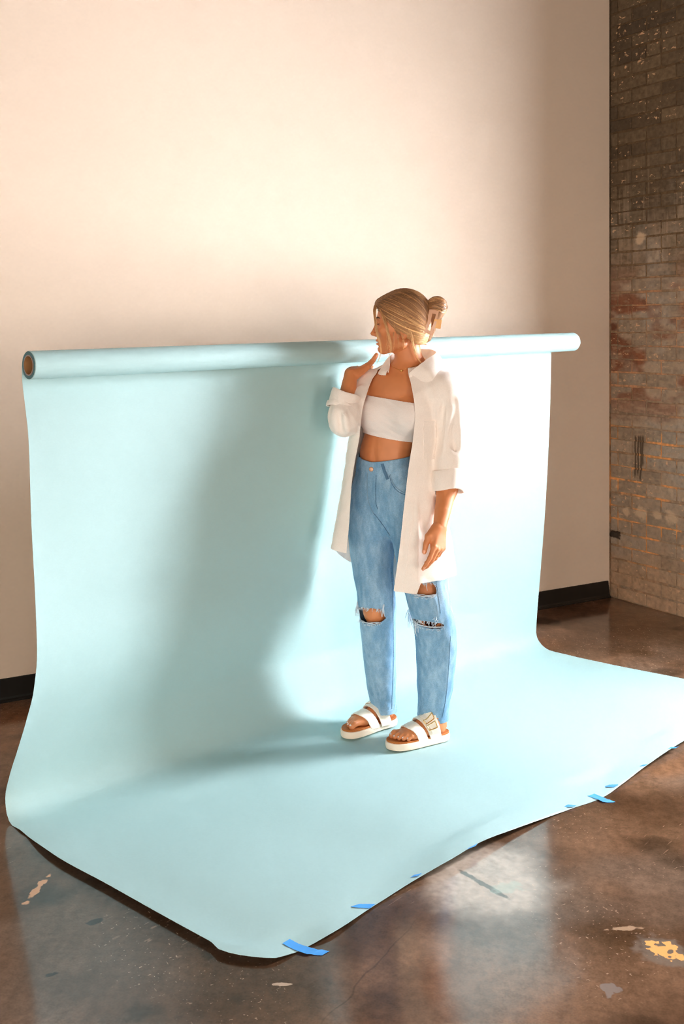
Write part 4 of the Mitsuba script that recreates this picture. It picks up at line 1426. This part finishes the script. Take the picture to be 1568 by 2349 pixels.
def yoke(p):
    d = cone(p, SHL + [0, 0, -0.002], SHR + [0, 0, -0.002], 0.058, 0.060)
    for s_ in (SHL, SHR):
        d = smin(d, cone(p, NECK0 + RT[1] * -0.02 + [0, 0, 0.004], s_, 0.052, 0.056), 0.03)
    return d


def shirt_sdf(p):
    t = smin(shirt_torso(p), yoke(p), 0.04)
    for a, b, r, amp in ((P(985, 870, 3.95), P(1000, 945, 3.93), .010, .006), (P(975, 905, 3.94), P(998, 935, 3.93), .008, -.005), (P(958, 1060, 3.92), P(955, 1340, 3.90), .010, .006), (P(985, 960, 3.93), P(998, 1080, 3.93), .012, .004),
                         (P(940, 1000, 3.92), P(925, 1300, 3.90), .010, -.003)):
        t = t - crease(p, a, b, r, amp)
    return smin(t, sleeves(p), 0.022) + 0.0012 * np.sin(p[:, 0] * 60 + 2 * np.sin(p[:, 2] * 40)) * np.sin(p[:, 2] * 34 + p[:, 1] * 50)


m = nets(shirt_sdf, [-0.12, 3.80, 0.50], [0.52, 4.36, 1.52], 0.0042)
relax(m, 2)
v = m.vertices.astype(np.float32)
dT, dS = np.minimum(shirt_torso(v), yoke(v)), sleeves(v)


def by_z(tab, Z):
    z = np.array([P(0, y, Z)[2] for y, _ in tab]); x = np.array([P(px, y, Z)[0] for y, px in tab])
    o = np.argsort(z)
    return PchipInterpolator(z[o], x[o], extrapolate=True)


XR = by_z([(800, 940), (855, 938), (880, 943), (950, 951), (1010, 946), (1060, 938), (1130, 929), (1250, 915), (1350, 901), (1420, 892)], 3.94)
XL = by_z([(800, 872), (850, 866), (870, 853), (900, 841), (940, 830), (1000, 823), (1060, 812), (1100, 806), (1200, 799), (1255, 794), (1400, 790)], 4.05)
HEMT = np.array([(-180, P(0, 1345, 4.22)[2]), (-135, P(0, 1290, 4.2)[2]), (-100, P(0, 1236, 4.1)[2]), (-75, P(0, 1250, 4.05)[2]), (-45, P(0, 1262, 4.02)[2]), (-20, P(0, 1345, 3.94)[2]), (0, P(0, 1354, 3.91)[2]), (25, P(0, 1358, 3.92)[2]),
                 (28.5, P(0, 1334, 3.92)[2]), (45, P(0, 1327, 3.95)[2]), (70, P(0, 1317, 4.03)[2]), (95, P(0, 1312, 4.1)[2]), (135, P(0, 1335, 4.2)[2]), (180, P(0, 1345, 4.22)[2])])


def shirt_keep(v):
    z = np.clip(v[:, 2], SHZ0, SHZ1)
    cx, cy = _S[0](z), _S[1](z)
    al = np.degrees(np.arctan2(v[:, 0] - cx, -(v[:, 1] - cy)))
    hemz = np.interp(al, HEMT[:, 0], HEMT[:, 1])
    x, zz_ = v[:, 0], v[:, 2]
    opening = np.maximum(np.maximum(x - XR(zz_), XL(zz_) - x), (v[:, 1] - cy) - 0.01)
    # round the neck: keep what lies outside a tilted ring
    q = v - (NECK0 + [0, 0, 0.0])
    along = (NECK1 - NECK0) / np.linalg.norm(NECK1 - NECK0)
    rad = np.linalg.norm(q - (q @ along)[:, None] * along, axis=1)
    neck = np.where(v[:, 2] > NECK0[2] - 0.03, rad - 0.071, 1.0)
    return np.minimum(np.minimum(opening, neck), zz_ - hemz), opening


keep, opening = shirt_keep(v)
sl = np.clip((dT - dS) / 0.004, -1, 1)                  # +1 on the sleeves
cut_sl = 1.0 * np.ones(len(v))
for c, a in (CUL, CUR):
    a = a / np.linalg.norm(a)
    d = (v - c) @ a
    perp = np.linalg.norm((v - c) - d[:, None] * a, axis=1)
    if a @ fa > 0.5:                                    # the end cap of the bent sleeve
        fore = chain(v, SLR[3:], 0.018)
        near = (fore < 0.006) & (d > -0.02) & (perp < 0.062) & (np.minimum(chain(v, SLR[:4], 0.018), dT) > 0.008)
        cut_sl = np.where(near, np.minimum(cut_sl, -(d + 0.0015)), cut_sl)
        continue
    near = (np.linalg.norm(v - c, axis=1) < 0.16) & (perp < 0.085)
    cut_sl = np.where(near & (dS < dT + 0.002), np.minimum(cut_sl, -d), cut_sl)
keep2 = np.where(sl > 0, np.maximum(keep, np.minimum(opening, 1.0)), keep)
s_ = np.minimum(keep2, cut_sl)
shirt = clip(m, s_)
comp = trimesh.graph.connected_components(shirt.face_adjacency, min_len=1, nodes=np.arange(len(shirt.faces)))
big = [c for c in comp if len(c) > 400]
shirt.update_faces(np.isin(np.arange(len(shirt.faces)), np.concatenate(big)))
shirt.remove_unreferenced_vertices()
add('person__shirt', thick(shirt, 0.0018), 'white_linen', smooth=50, view=True)
tag('person__shirt', 'oversized white button shirt worn open')


def patch(fn, out, th, key):
    b = clip(m, np.minimum(fn(v), s_))
    if not len(b.faces):
        return
    n = vnormals(b.vertices, b.faces)
    b.vertices = b.vertices + n * out
    add(key, thick(b, th), 'white_linen', smooth=50, view=True)


front = np.where(sl > 0, -1.0, 1.0)
PKX0, PKX1 = P(971, 0, 3.94)[0], P(1003, 0, 3.94)[0]
patch(lambda q: np.minimum(np.minimum(XR(q[:, 2]) + 0.034 - q[:, 0], q[:, 0] - XR(q[:, 2])), np.where(q[:, 1] < _S[1](np.clip(q[:, 2], SHZ0, SHZ1)) - 0.02, front, -1)), 0.0016, 0.003, 'person__shirt__placket')
patch(lambda q: np.minimum(np.minimum(np.minimum(q[:, 0] - PKX0, PKX1 - q[:, 0]), np.minimum(P(0, 966, 3.94)[2] - q[:, 2], q[:, 2] - P(0, 1056, 3.94)[2])), np.where(q[:, 1] < 4.03, front, -1)), 0.003, 0.0042, 'person__shirt__pocket')

# collar: stand and fall in one folded sheet
CF = np.array([P(937, 857, 3.985), P(957, 840, 3.985), P(984, 820, 4.015), P(1000, 808, 4.075), P(985, 801, 4.155), P(945, 800, 4.182), P(908, 806, 4.165), P(894, 820, 4.11), P(894, 838, 4.06), P(891, 849, 4.03)])
CO = np.array([P(981, 890, 3.962), P(992, 872, 3.958), P(1008, 850, 3.985), P(1018, 838, 4.07), P(1002, 832, 4.195), P(948, 832, 4.22), P(892, 836, 4.20), P(874, 846, 4.12), P(866, 857, 4.06), P(884, 861, 4.02)])
CI = np.array([P(940, 872, 3.99), P(957, 858, 3.995), P(982, 842, 4.02), P(996, 832, 4.075), P(982, 828, 4.15), P(945, 826, 4.175), P(910, 830, 4.16), P(896, 842, 4.11), P(892, 852, 4.06), P(890, 855, 4.03)])
t_ = np.linspace(0, 1, 10)
tt = np.linspace(0, 1, 48)
cf, co, ci = (PchipInterpolator(t_, c)(tt) for c in (CF, CO, CI))
rows = []
for w in np.linspace(0, 1, 5):
    rows.append(ci * (1 - w) + cf * w)
for w in np.linspace(0.06, 1, 8):
    b = cf * (1 - w) + co * w
    outw = (co - ci); outw /= np.linalg.norm(outw, axis=1, keepdims=True)
    b = b + np.array([0, -0.2, 1]) * 0.006 * math.sin(math.pi * w) + outw * 0.004 * math.sin(math.pi * w)
    rows.append(b)
cm = grid_mesh(np.stack(rows, 0))
add('person__shirt__collar', thick(cm, 0.0022), 'white_linen', smooth=60, view=True)


def cuff(c, axis, stations, key, squash=(1, 1, None), seed=1):
    """rolled cuff: a closed profile of (along axis, radius) turned about the axis, with soft lumps"""
    axis = axis / np.linalg.norm(axis)
    a = np.cross(axis, [0.3, -0.9, 0.1]); a /= np.linalg.norm(a); b = np.cross(axis, a)
    n = 72
    w = np.arange(n) / n * 2 * np.pi
    pr = spline(np.array([[h, r, 0] for h, r in stations], float), 40)
    rr = np.random.default_rng(seed)
    ph = rr.uniform(0, 6, 6)
    ring = []
    for h, r, _ in pr:
        k = 1 + 0.035 * np.sin(2 * w + ph[0]) + 0.025 * np.sin(3 * w + ph[1] + h * 30) + 0.012 * np.sin(7 * w + ph[2])
        hh = h + 0.006 * np.sin(w + ph[3]) + 0.003 * np.sin(3 * w + ph[4])
        ring.append(c + np.outer(hh, axis) + np.outer(r * k * np.cos(w), a) * squash[0] + np.outer(r * k * np.sin(w), b) * squash[1])
    g = grid_mesh(np.array(ring), close_v=True)
    g.fix_normals()
    add(key, g, 'white_linen', smooth=60, view=True)


cuff(P(1027, 1108, 3.968), np.array([-0.06, -0.28, -1.0]), [(-0.036, 0.0555), (-0.040, 0.0585), (-0.030, 0.0615), (0.0, 0.0635), (0.022, 0.0625), (0.034, 0.0585), (0.034, 0.0555), (0.024, 0.0550), (0.0, 0.0535)], 'person__shirt__cuff', seed=4)
cuff(P(789, 921, 4.025), fa + np.array([0.1, -0.25, 0.1]), [(-0.024, 0.0535), (-0.028, 0.0565), (-0.016, 0.0590), (0.006, 0.0600), (0.024, 0.0590), (0.032, 0.0560), (0.030, 0.0530), (0.018, 0.0525), (0.0, 0.0515)], 'person__shirt__cuff', seed=9)
cuff(P(790, 926, 4.02), fa + np.array([0.2, -0.1, 0.0]), [(-0.022, 0.0545), (-0.025, 0.0575), (-0.014, 0.0605), (-0.004, 0.0600), (-0.002, 0.0570)], 'person__shirt__cuff', seed=12)


# ------------------------------------------------------------------ hair
hr = np.random.default_rng(21)


def H2(px, py):
    """(forward, up) of a pixel in the plane of the head"""
    q = P(px, py, 4.075) - HN
    return np.array([q @ RH[1], q[2]])


def cap_sdf(p):
    d = ell(p, hp(-0.008, 0, 0.037), (0.1035, 0.081, 0.0985), R3)
    d = smin(d, ell(p, hp(-0.045, 0, -0.012), (0.060, 0.076, 0.062), R3), 0.04)
    d = smin(d, ell(p, hp(-0.050, 0, -0.050), (0.040, 0.058, 0.028), R3), 0.03)
    d = smin(d, ell(p, hp(0.066, 0, 0.080), (0.034, 0.040, 0.020), R3), 0.03)
    return d


FACE = np.array([H2(*q) for q in ((840, 706), (857, 704), (866, 706), (877, 715), (886, 730), (896, 744), (902, 756), (909, 765), (920, 769), (932, 773), (942, 780), (949, 786), (962, 791), (985, 789), (1000, 800), (1000, 860), (840, 860))])
import shapely
facepoly = shapely.Polygon(FACE)
m = nets(cap_sdf, *box_of([hp(0.11, 0.09, 0.145), hp(-0.12, -0.09, -0.10)], 0.01), 0.0025)
relax(m, 1)
q = m.vertices - HN
fu = np.stack([q @ RH[1], q[:, 2]], 1)
sd = shapely.distance(shapely.points(fu), facepoly.exterior) * np.where(shapely.contains_xy(facepoly, fu), -1, 1)
# from the front the hairline rises towards the parting
sd = np.minimum(sd, 0.086 + 0.0 - fu[:, 0] + np.clip((fu[:, 1] - 0.055) * 1.2, -0.05, 0.05) + 0.02)
cap = clip(m, sd)


def tint(t, warm):
    """dark roots to blonde lengths"""
    dark, mid, blond = np.array(lin(80, 55, 36)), np.array(lin(176, 126, 80)), np.array(lin(250, 208, 150))
    t = np.clip(t, 0, 1)[..., None]
    a = np.where(t < 0.5, dark + (mid - dark) * t * 2, mid + (blond - mid) * (t * 2 - 1))
    return a * warm


q = cap.vertices - HN
cf_, cu_ = q @ RH[1], q[:, 2]
tone = np.clip(0.42 - (cu_ - 0.03) * 4.5, 0.08, 0.8)
ct = thick(cap, 0.003)
add('person__hair', trimesh.Trimesh(V2W(ct.vertices), ct.faces, process=False), 'hair', smooth=True, color=np.vstack([tint(tone, 0.8)] * 2))


def lift_cap(f, u, side, extra):
    """lateral position on the cap over (forward, up)"""
    ys = np.full(len(f), 0.13)
    for _ in range(40):
        pts = HN + np.outer(f, RH[1]) + np.outer(ys * side, RH[0]) + np.outer(u, RH[2])
        d = cap_sdf(pts.astype(np.float32)) - extra
        ys = np.clip(ys - np.clip(d, -0.02, 0.02) * 0.8, 0.0, 0.13)
    return HN + np.outer(f, RH[1]) + np.outer(ys * side, RH[0]) + np.outer(u, RH[2])


sS = np.array([0, .3, .55, .7, .85, 1.0])
St = PchipInterpolator(sS, np.array([H2(*q) for q in ((930, 666), (893, 675), (866, 694), (864, 704), (878, 717), (903, 758))]))
En = PchipInterpolator(sS, np.array([H2(*q) for q in ((982, 722), (984, 740), (984, 754), (983, 766), (981, 777), (977, 788))]))
Mi = PchipInterpolator(sS, np.array([H2(*q) for q in ((978, 682), (948, 694), (916, 716), (908, 737), (915, 753), (938, 781))]))
tubes, cols = [], []
for side, n_ in ((1, 420), (-1, 120)):
    for k in range(n_):
        s0 = hr.uniform(0, 1)
        j = hr.normal(0, 0.0025, (3, 2))
        a, b_, c_ = St(s0) + j[0], Mi(np.clip(s0 + hr.normal(0, .03), 0, 1)) + j[1], En(np.clip(s0 + hr.normal(0, .05), 0, 1)) + j[2]
        t = np.linspace(hr.uniform(0, 0.12), 1, 16)[:, None]
        fu = (1 - t) ** 2 * a + 2 * t * (1 - t) * b_ + t * t * c_
        pts = lift_cap(fu[:, 0], fu[:, 1], side, hr.uniform(-0.0008, 0.0014))
        r = hr.uniform(0.0008, 0.0017) * (np.sin(np.pi * np.clip(t[:, 0], 0.04, 0.97)) ** 0.35)
        tb = tube(pts, r, 5)
        streak = hr.choice([0.0, 0.0, 0.12, 0.35], p=[.4, .25, .2, .15])
        tone = 0.03 + 0.68 * t[:, 0] * (0.3 + 0.7 * s0) + 0.30 * max(0, s0 - .55) + streak
        tone = np.r_[np.repeat(tone, 5), tone[0], tone[-1]]
        tubes.append(tb); cols.append(tint(tone, hr.uniform(0.8, 1.1)))
c0 = hp(-0.008, 0, 0.03)
for k in range(190):
    lat0 = hr.normal(0, 0.024)
    th = np.radians(np.linspace(hr.uniform(20, 60), hr.uniform(150, 178), 20))
    dr_ = np.outer(np.cos(th), RH[1]) * 0.098 + np.outer(np.sin(th), RH[2]) * 0.095 + np.outer(lat0 * (0.35 + 0.65 * np.sin(th)), RH[0])
    rr_ = np.ones(20)
    for _ in range(30):
        d = cap_sdf((c0 + dr_ * rr_[:, None]).astype(np.float32)) - 0.0004
        rr_ = rr_ - np.clip(d, -0.02, 0.02) * 8
    pts = c0 + dr_ * rr_[:, None]
    tb = tube(pts, hr.uniform(0.0008, 0.0014) * np.sin(np.linspace(0.2, 2.95, 20)) ** 0.4, 5)
    tone = np.linspace(0.12, 0.25, 20) + hr.choice([0, 0.1, 0.25], p=[.5, .3, .2])
    tubes.append(tb); cols.append(tint(np.r_[np.repeat(tone, 5), tone[0], tone[-1]], hr.uniform(0.8, 1.05)))
hm = cat(*tubes)
add('person__hair__strands', trimesh.Trimesh(V2W(hm.vertices), hm.faces, process=False), 'hair', smooth=True, color=np.vstack(cols))
labels['person__hair__strands'] = {'label': 'streaked brown to blonde strands swept back', 'kind': 'stuff'}

# bun: a knot of coiled strands
BC = hp((922 - 1001) * 0.00163, 0.004, (745 - 704) * 0.00163)
BA = np.array([1.0, 0.15, 0.35]); BA /= np.linalg.norm(BA)
NP = hp(-0.088, 0, -0.045)
bun = nets(lambda p: smin(smin(ell(p, BC, (0.039, 0.036, 0.037)), cone(p, BC, hp(-0.095, 0, 0.05), 0.024, 0.024), 0.02), cone(p, NP, BC * 0.7 + NP * 0.3, 0.022, 0.030), 0.02), *box_of([BC - 0.045, BC + 0.045, hp(-0.09, 0, 0.05), NP], 0.028), 0.0025)
add('person__hair__bun', trimesh.Trimesh(V2W(bun.vertices), bun.faces, process=False), 'hair', smooth=True, color=np.broadcast_to(tint(np.array(0.28), 0.8), (len(bun.vertices), 3)))
tubes, cols = [], []
e1 = np.cross(BA, [0, 0, 1.0]); e1 /= np.linalg.norm(e1); e2 = np.cross(BA, e1)
for k in range(170):
    lon = hr.uniform(0, 2 * np.pi)
    tw = hr.normal(0.7, 0.25)
    la = np.linspace(-1.25, hr.uniform(0.9, 1.35), 14)
    ang = lon + tw * la
    rad = 0.0385 + hr.uniform(-0.0005, 0.0016)
    pts = BC + rad * (np.outer(np.sin(la), BA) + np.outer(np.cos(la) * np.cos(ang), e1) * 0.96 + np.outer(np.cos(la) * np.sin(ang), e2) * 0.98)
    tb = tube(pts, hr.uniform(0.0010, 0.002) * np.sin(np.linspace(0.25, 2.9, 14)) ** 0.4, 5)
    tone = np.full(14, 0.18 + hr.choice([0, 0.1, 0.3, 0.55], p=[.35, .3, .2, .15]))
    tubes.append(tb); cols.append(tint(np.r_[np.repeat(tone, 5), tone[0], tone[-1]], hr.uniform(0.85, 1.1)))
hm = cat(*tubes)
add('person__hair__bun_strands', trimesh.Trimesh(V2W(hm.vertices), hm.faces, process=False), 'hair', smooth=True, color=np.vstack(cols))
labels['person__hair__bun_strands'] = {'label': 'coiled strands of the bun', 'kind': 'stuff'}

# loose locks round the face and behind the ear
tubes, cols = [], []


def lock(px, lat, n, w0, w1, tone0, tone1, r=0.0009):
    base = np.array([[*H2(x, y), l] for (x, y), l in zip(px, lat)])
    base = spline(base, 22)
    t = np.linspace(0, 1, 22)
    for k in range(n):
        ph, am = hr.uniform(0, 6), hr.uniform(0, 0.0022)
        w = (w0 + (w1 - w0) * t) * hr.normal(0, 1)
        f = base[:, 0] + w + am * np.sin(6 * t + ph)
        l = base[:, 2] + hr.normal(0, 0.0015)
        end = int(22 * hr.uniform(0.68, 1.0))
        pts = HN + np.outer(f, RH[1]) + np.outer(l, RH[0]) + np.outer(base[:, 1], RH[2])
        pts = pts[:end]
        rr = r * hr.uniform(0.7, 1.2) * np.linspace(1, 0.15, end) ** 0.8
        tubes.append(tube(pts, rr, 5))
        tone = np.linspace(tone0, tone1, end) + hr.normal(0, 0.08)
        cols.append(tint(np.r_[np.repeat(tone, 5), tone[0], tone[-1]], hr.uniform(0.9, 1.08)))


lock(((862, 700), (860, 716), (863, 740), (867, 768), (874, 788), (876, 806), (870, 824), (862, 840)), (0.020, 0.045, 0.058, 0.062, 0.060, 0.056, 0.052, 0.05), 26, 0.0022, 0.0012, 0.45, 1.0)
lock(((870, 702), (878, 722), (886, 745), (893, 768), (898, 788), (897, 806), (891, 822), (886, 834)), (0.03, 0.056, 0.066, 0.068, 0.066, 0.062, 0.058, 0.055), 16, 0.003, 0.0015, 0.4, 0.95)
lock(((874, 706), (884, 730), (891, 752), (894, 775), (890, 800), (881, 820)), (0.04, 0.06, 0.067, 0.068, 0.062, 0.055), 8, 0.004, 0.003, 0.4, 0.85)
lock(((930, 742), (939, 752), (945, 768), (948, 788), (953, 808), (963, 826), (975, 840)), (0.078, 0.080, 0.080, 0.074, 0.068, 0.066, 0.066), 22, 0.0028, 0.0012, 0.65, 1.0)
lock(((924, 768), (927, 778), (928, 790), (927, 805)), (0.078, 0.080, 0.074, 0.066), 4, 0.0012, 0.001, 0.6, 0.9, 0.0007)
lock(((905, 762), (903, 785), (902, 805), (902, 825)), (0.072, 0.07, 0.066, 0.06), 4, 0.002, 0.002, 0.5, 0.8, 0.0006)
lock(((915, 764), (917, 785), (916, 800), (918, 815)), (0.074, 0.07, 0.066, 0.06), 3, 0.002, 0.002, 0.5, 0.8, 0.0006)
hm = cat(*tubes)
add('person__hair__locks', trimesh.Trimesh(V2W(hm.vertices), hm.faces, process=False), 'hair', smooth=True, color=np.vstack(cols))
labels['person__hair__locks'] = {'label': 'loose blonde locks framing the face', 'kind': 'stuff'}

# brows, lashes
br = []
for s_ in (1, -1):
    br.append(tube(np.array([hp(0.0945, 0.016 * s_, 0.0225), hp(0.092, 0.030 * s_, 0.027), hp(0.0805, 0.046 * s_, 0.024)]), [0.0022, 0.0026, 0.0012], 6, n=10))
    br.append(tube(np.array([hp(0.0875, 0.020 * s_, 0.0035), hp(0.090, 0.031 * s_, 0.0015), hp(0.083, 0.044 * s_, 0.003)]), [0.0012, 0.0018, 0.001], 6, n=10))
bsdf('brow_hair', lin(78, 52, 34), 0.7)
for q in br[::2]:
    add('person__eyebrow', q, 'brow_hair', smooth=60, view=True)
for q in br[1::2]:
    add('person__eyelash_line', q, 'brow_hair', smooth=60, view=True)

# claw clip: two curved, slotted jaws with a finger tab
def clip_jaw(side):
    o = np.array([(986, 711), (1006, 713), (1001, 738), (992, 769), (973, 760), (982, 738)], float)
    i = np.array([(992, 720), (1000, 721), (996, 739), (987, 759), (981, 756), (988, 739)], float)
    po = shapely.Polygon([H2(*q) for q in o]).buffer(0.0015)
    pi = shapely.Polygon([H2(*q) for q in i])
    g = trimesh.creation.extrude_polygon(po.difference(pi), 0.0032, engine='earcut')
    g = g.subdivide()
    v = g.vertices
    lat = 0.052 + 0.25 * (v[:, 0] + 0.112) - 3.5 * (v[:, 1] + 0.002) ** 2 + v[:, 2]
    return trimesh.Trimesh(HN + np.outer(v[:, 0], RH[1]) + np.outer(side * lat, RH[0]) + np.outer(v[:, 1], RH[2]), g.faces if side > 0 else g.faces[:, ::-1], process=False)


add('person__claw_clip', clip_jaw(1), 'clip_plastic', view=True)
add('person__claw_clip__jaw', clip_jaw(-1), 'clip_plastic', view=True)
tag('person__claw_clip', 'pink beige claw clip holding the bun')
tb_ = shapely.Polygon([H2(*q) for q in ((997, 733), (1012, 734), (1009, 754), (993, 751))]).buffer(0.001)
g = trimesh.creation.extrude_polygon(tb_, 0.004, engine='earcut')
v = g.vertices
for side in (1, -1):
    lat = side * (0.047 + (v[:, 0] + 0.125) * 0.25 + v[:, 2])
    add('person__claw_clip__tab', trimesh.Trimesh(HN + np.outer(v[:, 0], RH[1]) + np.outer(lat, RH[0]) + np.outer(v[:, 1], RH[2]), g.faces, process=False), 'clip_tab', view=True)

# ------------------------------------------------------------------ jewellery
nk = [P(912, 850, 3.99), P(925, 847, 3.99), P(945, 843, 4.0), P(968, 835, 4.03), P(978, 825, 4.09), P(955, 815, 4.15), P(915, 818, 4.145), P(895, 830, 4.09), P(896, 842, 4.04), P(903, 848, 4.01), P(912, 850, 3.99)]
nk = spline(np.array(nk), 60)
allsk = lambda p: np.minimum(torso(p), head(p)) - 0.0016
for _ in range(25):
    cen = NECK0 * 0.6 + NECK1 * 0.4
    dirs = nk - cen; dirs[:, 2] = 0
    dirs /= np.linalg.norm(dirs, axis=1, keepdims=True)
    nk = nk - dirs * np.clip(allsk(nk.astype(np.float32)), -0.01, 0.01)[:, None] * 0.7
add('person__necklace', tube(nk, 0.0009, 6), 'gold', smooth=60, view=True)
sp = trimesh.creation.icosphere(subdivisions=3, radius=0.0048)
sp.apply_translation(nk[0] + [-0.001, -0.005, -0.002])
add('person__necklace__pendant', sp, 'gold', smooth=True, view=True)
tag('person__necklace', 'thin gold necklace with a round pendant')
pts, rr_ = chL[2]
c = pts[0] * 0.35 + pts[1] * 0.65
axf = pts[1] - pts[0]; axf /= np.linalg.norm(axf)
a = np.cross(axf, [0, 1.0, 0]); a /= np.linalg.norm(a); b_ = np.cross(axf, a)
w = np.arange(41) / 40 * 2 * np.pi
add('person__ring', tube(c + 0.0093 * (np.outer(np.cos(w), a) + np.outer(np.sin(w), b_)), 0.0011, 6), 'gold', smooth=60, view=True)
tag('person__ring', 'slim ring on the hanging hand')

# ------------------------------------------------------------------ sandals
def sandal(ft, med):
    def outline(s_):
        x = np.array([-0.012, 0.0, 0.03, 0.07, 0.11, 0.15, 0.185, 0.215, 0.238, 0.2455])
        wl_ = np.array([0.0, 0.022, 0.0325, 0.034, 0.037, 0.042, 0.0435, 0.039, 0.022, 0.0]) * s_
        off_ = np.array([0, 0, 0, -0.001, 0.0, 0.002, 0.004, 0.007, 0.010, 0.011]) * med
        xi = np.linspace(0, 1, 40)
        tt_ = np.linspace(0, 1, len(x))
        X = PchipInterpolator(tt_, x)(xi); Wd = PchipInterpolator(tt_, wl_)(xi); O = PchipInterpolator(tt_, off_)(xi)
        return np.r_[np.c_[X, O + Wd], np.c_[X, O - Wd][::-1]]

    def layers(rows):
        ms = []
        for (s_, inset, z) in rows:
            g = outline(1.0)
            pg = shapely.Polygon(g).buffer(inset)
            c_ = np.array(pg.exterior.coords)[:-1]
            cc = shapely.LineString(np.vstack([c_, c_[:1]]))
            q = np.array([cc.interpolate(d, normalized=True).coords[0] for d in np.linspace(0, 1, 121)[:-1]])
            k0 = np.argmin(np.hypot(q[:, 0] + 0.02, q[:, 1]))
            q = np.roll(q, -k0, 0)
            if (q[10, 1] < 0): q = np.roll(q[::-1], 1, 0)
            ms.append(np.array([fl(ft, x, y, z) for x, y in q]))
        g = grid_mesh(np.array(ms), close_v=True)
        n_ = 120
        k = len(ms)
        v = np.vstack([g.vertices, ms[0].mean(0), ms[-1].mean(0)])
        i = np.arange(n_); j = (i + 1) % n_
        f = np.vstack([g.faces, np.stack([j, i, i * 0 + k * n_], 1), np.stack([(k - 1) * n_ + i, (k - 1) * n_ + j, i * 0 + k * n_ + 1], 1)])
        g = trimesh.Trimesh(v, f, process=False); g.fix_normals()
        return g
    key = add('person__sandal', layers([(1, -0.003, 0.0), (1, 0.001, 0.002), (1, 0.0025, 0.008), (1, 0.0028, 0.019), (1, 0.0015, 0.0255), (1, -0.002, SOLE)]), 'cream_rubber', smooth=40, view=True)
    add(key + '__footbed', layers([(1, -0.0015, SOLE - 0.004), (1, -0.0012, SOLE + 0.004), (1, -0.003, SOLE + 0.006), (1, -0.006, SOLE + 0.0045)]), 'tan_footbed', smooth=40, view=True)

    fsdf = foot_sdf(ft, med, ANL if med < 0 else ANR)

    def strap(x0, x1, h0, h1, lift_=0.0, t0=0.0, t1=math.pi, th=0.0032, wid=0.0425, skew=0.018):
        T_ = np.linspace(t0, t1, 40)
        rows = []
        for u in np.linspace(0, 1, 9):
            row = []
            for t in T_:
                c_, s2 = math.cos(t), math.sin(t)
                x = x0 + (x1 - x0) * u + skew * c_ * -med * 0.5 * med + 0.004 * math.cos((u - 0.5) * 2) 
                wloc = wid * (0.93 + 0.07 * (x / 0.2))
                h = (h0 + (h1 - h0) * u) + lift_
                row.append(fl(ft, x - 0.030 * (1 - s2), (wloc + lift_ * 0.8) * np.sign(c_) * abs(c_) ** 0.75 + 0.003 * med, SOLE - 0.008 + h * s2 ** 0.85))
            rows.append(row)
        rows = np.array(rows)
        cen = np.array([fl(ft, 0.1, 0, SOLE + 0.008)])
        for _ in range(14):
            q = rows.reshape(-1, 3)
            gap = fsdf(q.astype(np.float32))
            out_ = (q - cen) - ((q - cen) @ ft[1][0])[:, None] * ft[1][0]
            out_ /= np.linalg.norm(out_, axis=1, keepdims=True)
            rows = (q + out_ * np.clip(th + 0.0012 + lift_ - gap, 0, 0.01)[:, None]).reshape(rows.shape)
        g = grid_mesh(rows)
        n_ = vnormals(g.vertices, g.faces)
        if n_[4 * 40 + 20, 2] < 0:
            g.faces = g.faces[:, ::-1]
        return thick(g, th)
    add(key + '__strap', strap(0.134, 0.174, 0.066, 0.054), 'cream_leather', smooth=50, view=True)
    add(key + '__strap', strap(0.076, 0.124, 0.088, 0.076), 'cream_leather', smooth=50, view=True)
    # buckle on the outer side
    lat_t = (0.55, 1.15) if med < 0 else (math.pi - 1.15, math.pi - 0.55)
    add(key + '__buckle_strap', strap(0.086, 0.114, 0.087, 0.080, 0.0042, *((0.25, 1.5) if med < 0 else (math.pi - 1.5, math.pi - 0.25))), 'cream_leather', smooth=50, view=True)
    for t in (0.55, 0.92):
        tq = t if med < 0 else math.pi - t
        def pt(x, t_, ex):
            c_, s2 = math.cos(t_), math.sin(t_)
            h = 0.089 - (x - 0.076) * 0.25 + ex
            return fl(ft, x - 0.030 * (1 - s2), (0.0425 * 0.96 + ex) * np.sign(c_) * abs(c_) ** 0.75 + 0.003 * med, SOLE - 0.008 + h * s2 ** 0.85)
        dt = 0.13
        loop = [pt(0.084, tq - dt, 0.004), pt(0.116, tq - dt, 0.004), pt(0.116, tq + dt, 0.004), pt(0.084, tq + dt, 0.004), pt(0.084, tq - dt, 0.004)]
        loop = np.array([loop[i] * (1 - w_) + loop[i + 1] * w_ for i in range(4) for w_ in np.linspace(0, 1, 6)[:-1]] + [loop[-1]])
        for _ in range(14):
            gap = fsdf(loop.astype(np.float32))
            out_ = (loop - fl(ft, 0.1, 0, SOLE + 0.008)); out_ -= np.outer(out_ @ ft[1][0], ft[1][0]); out_ /= np.linalg.norm(out_, axis=1, keepdims=True)
            loop = loop + out_ * np.clip(0.0105 - gap, 0, 0.01)[:, None]
        add(key + '__buckle', tube(np.array(loop), 0.0016, 6), 'gold', smooth=40, view=True)
    return key


sandal(FOOT_L, -1)
sandal(FOOT_R, 1)
tag('person__sandal', 'cream two strap slide sandal on the nearer foot')
tag('person__sandal_001', 'cream two strap slide sandal on the farther foot')
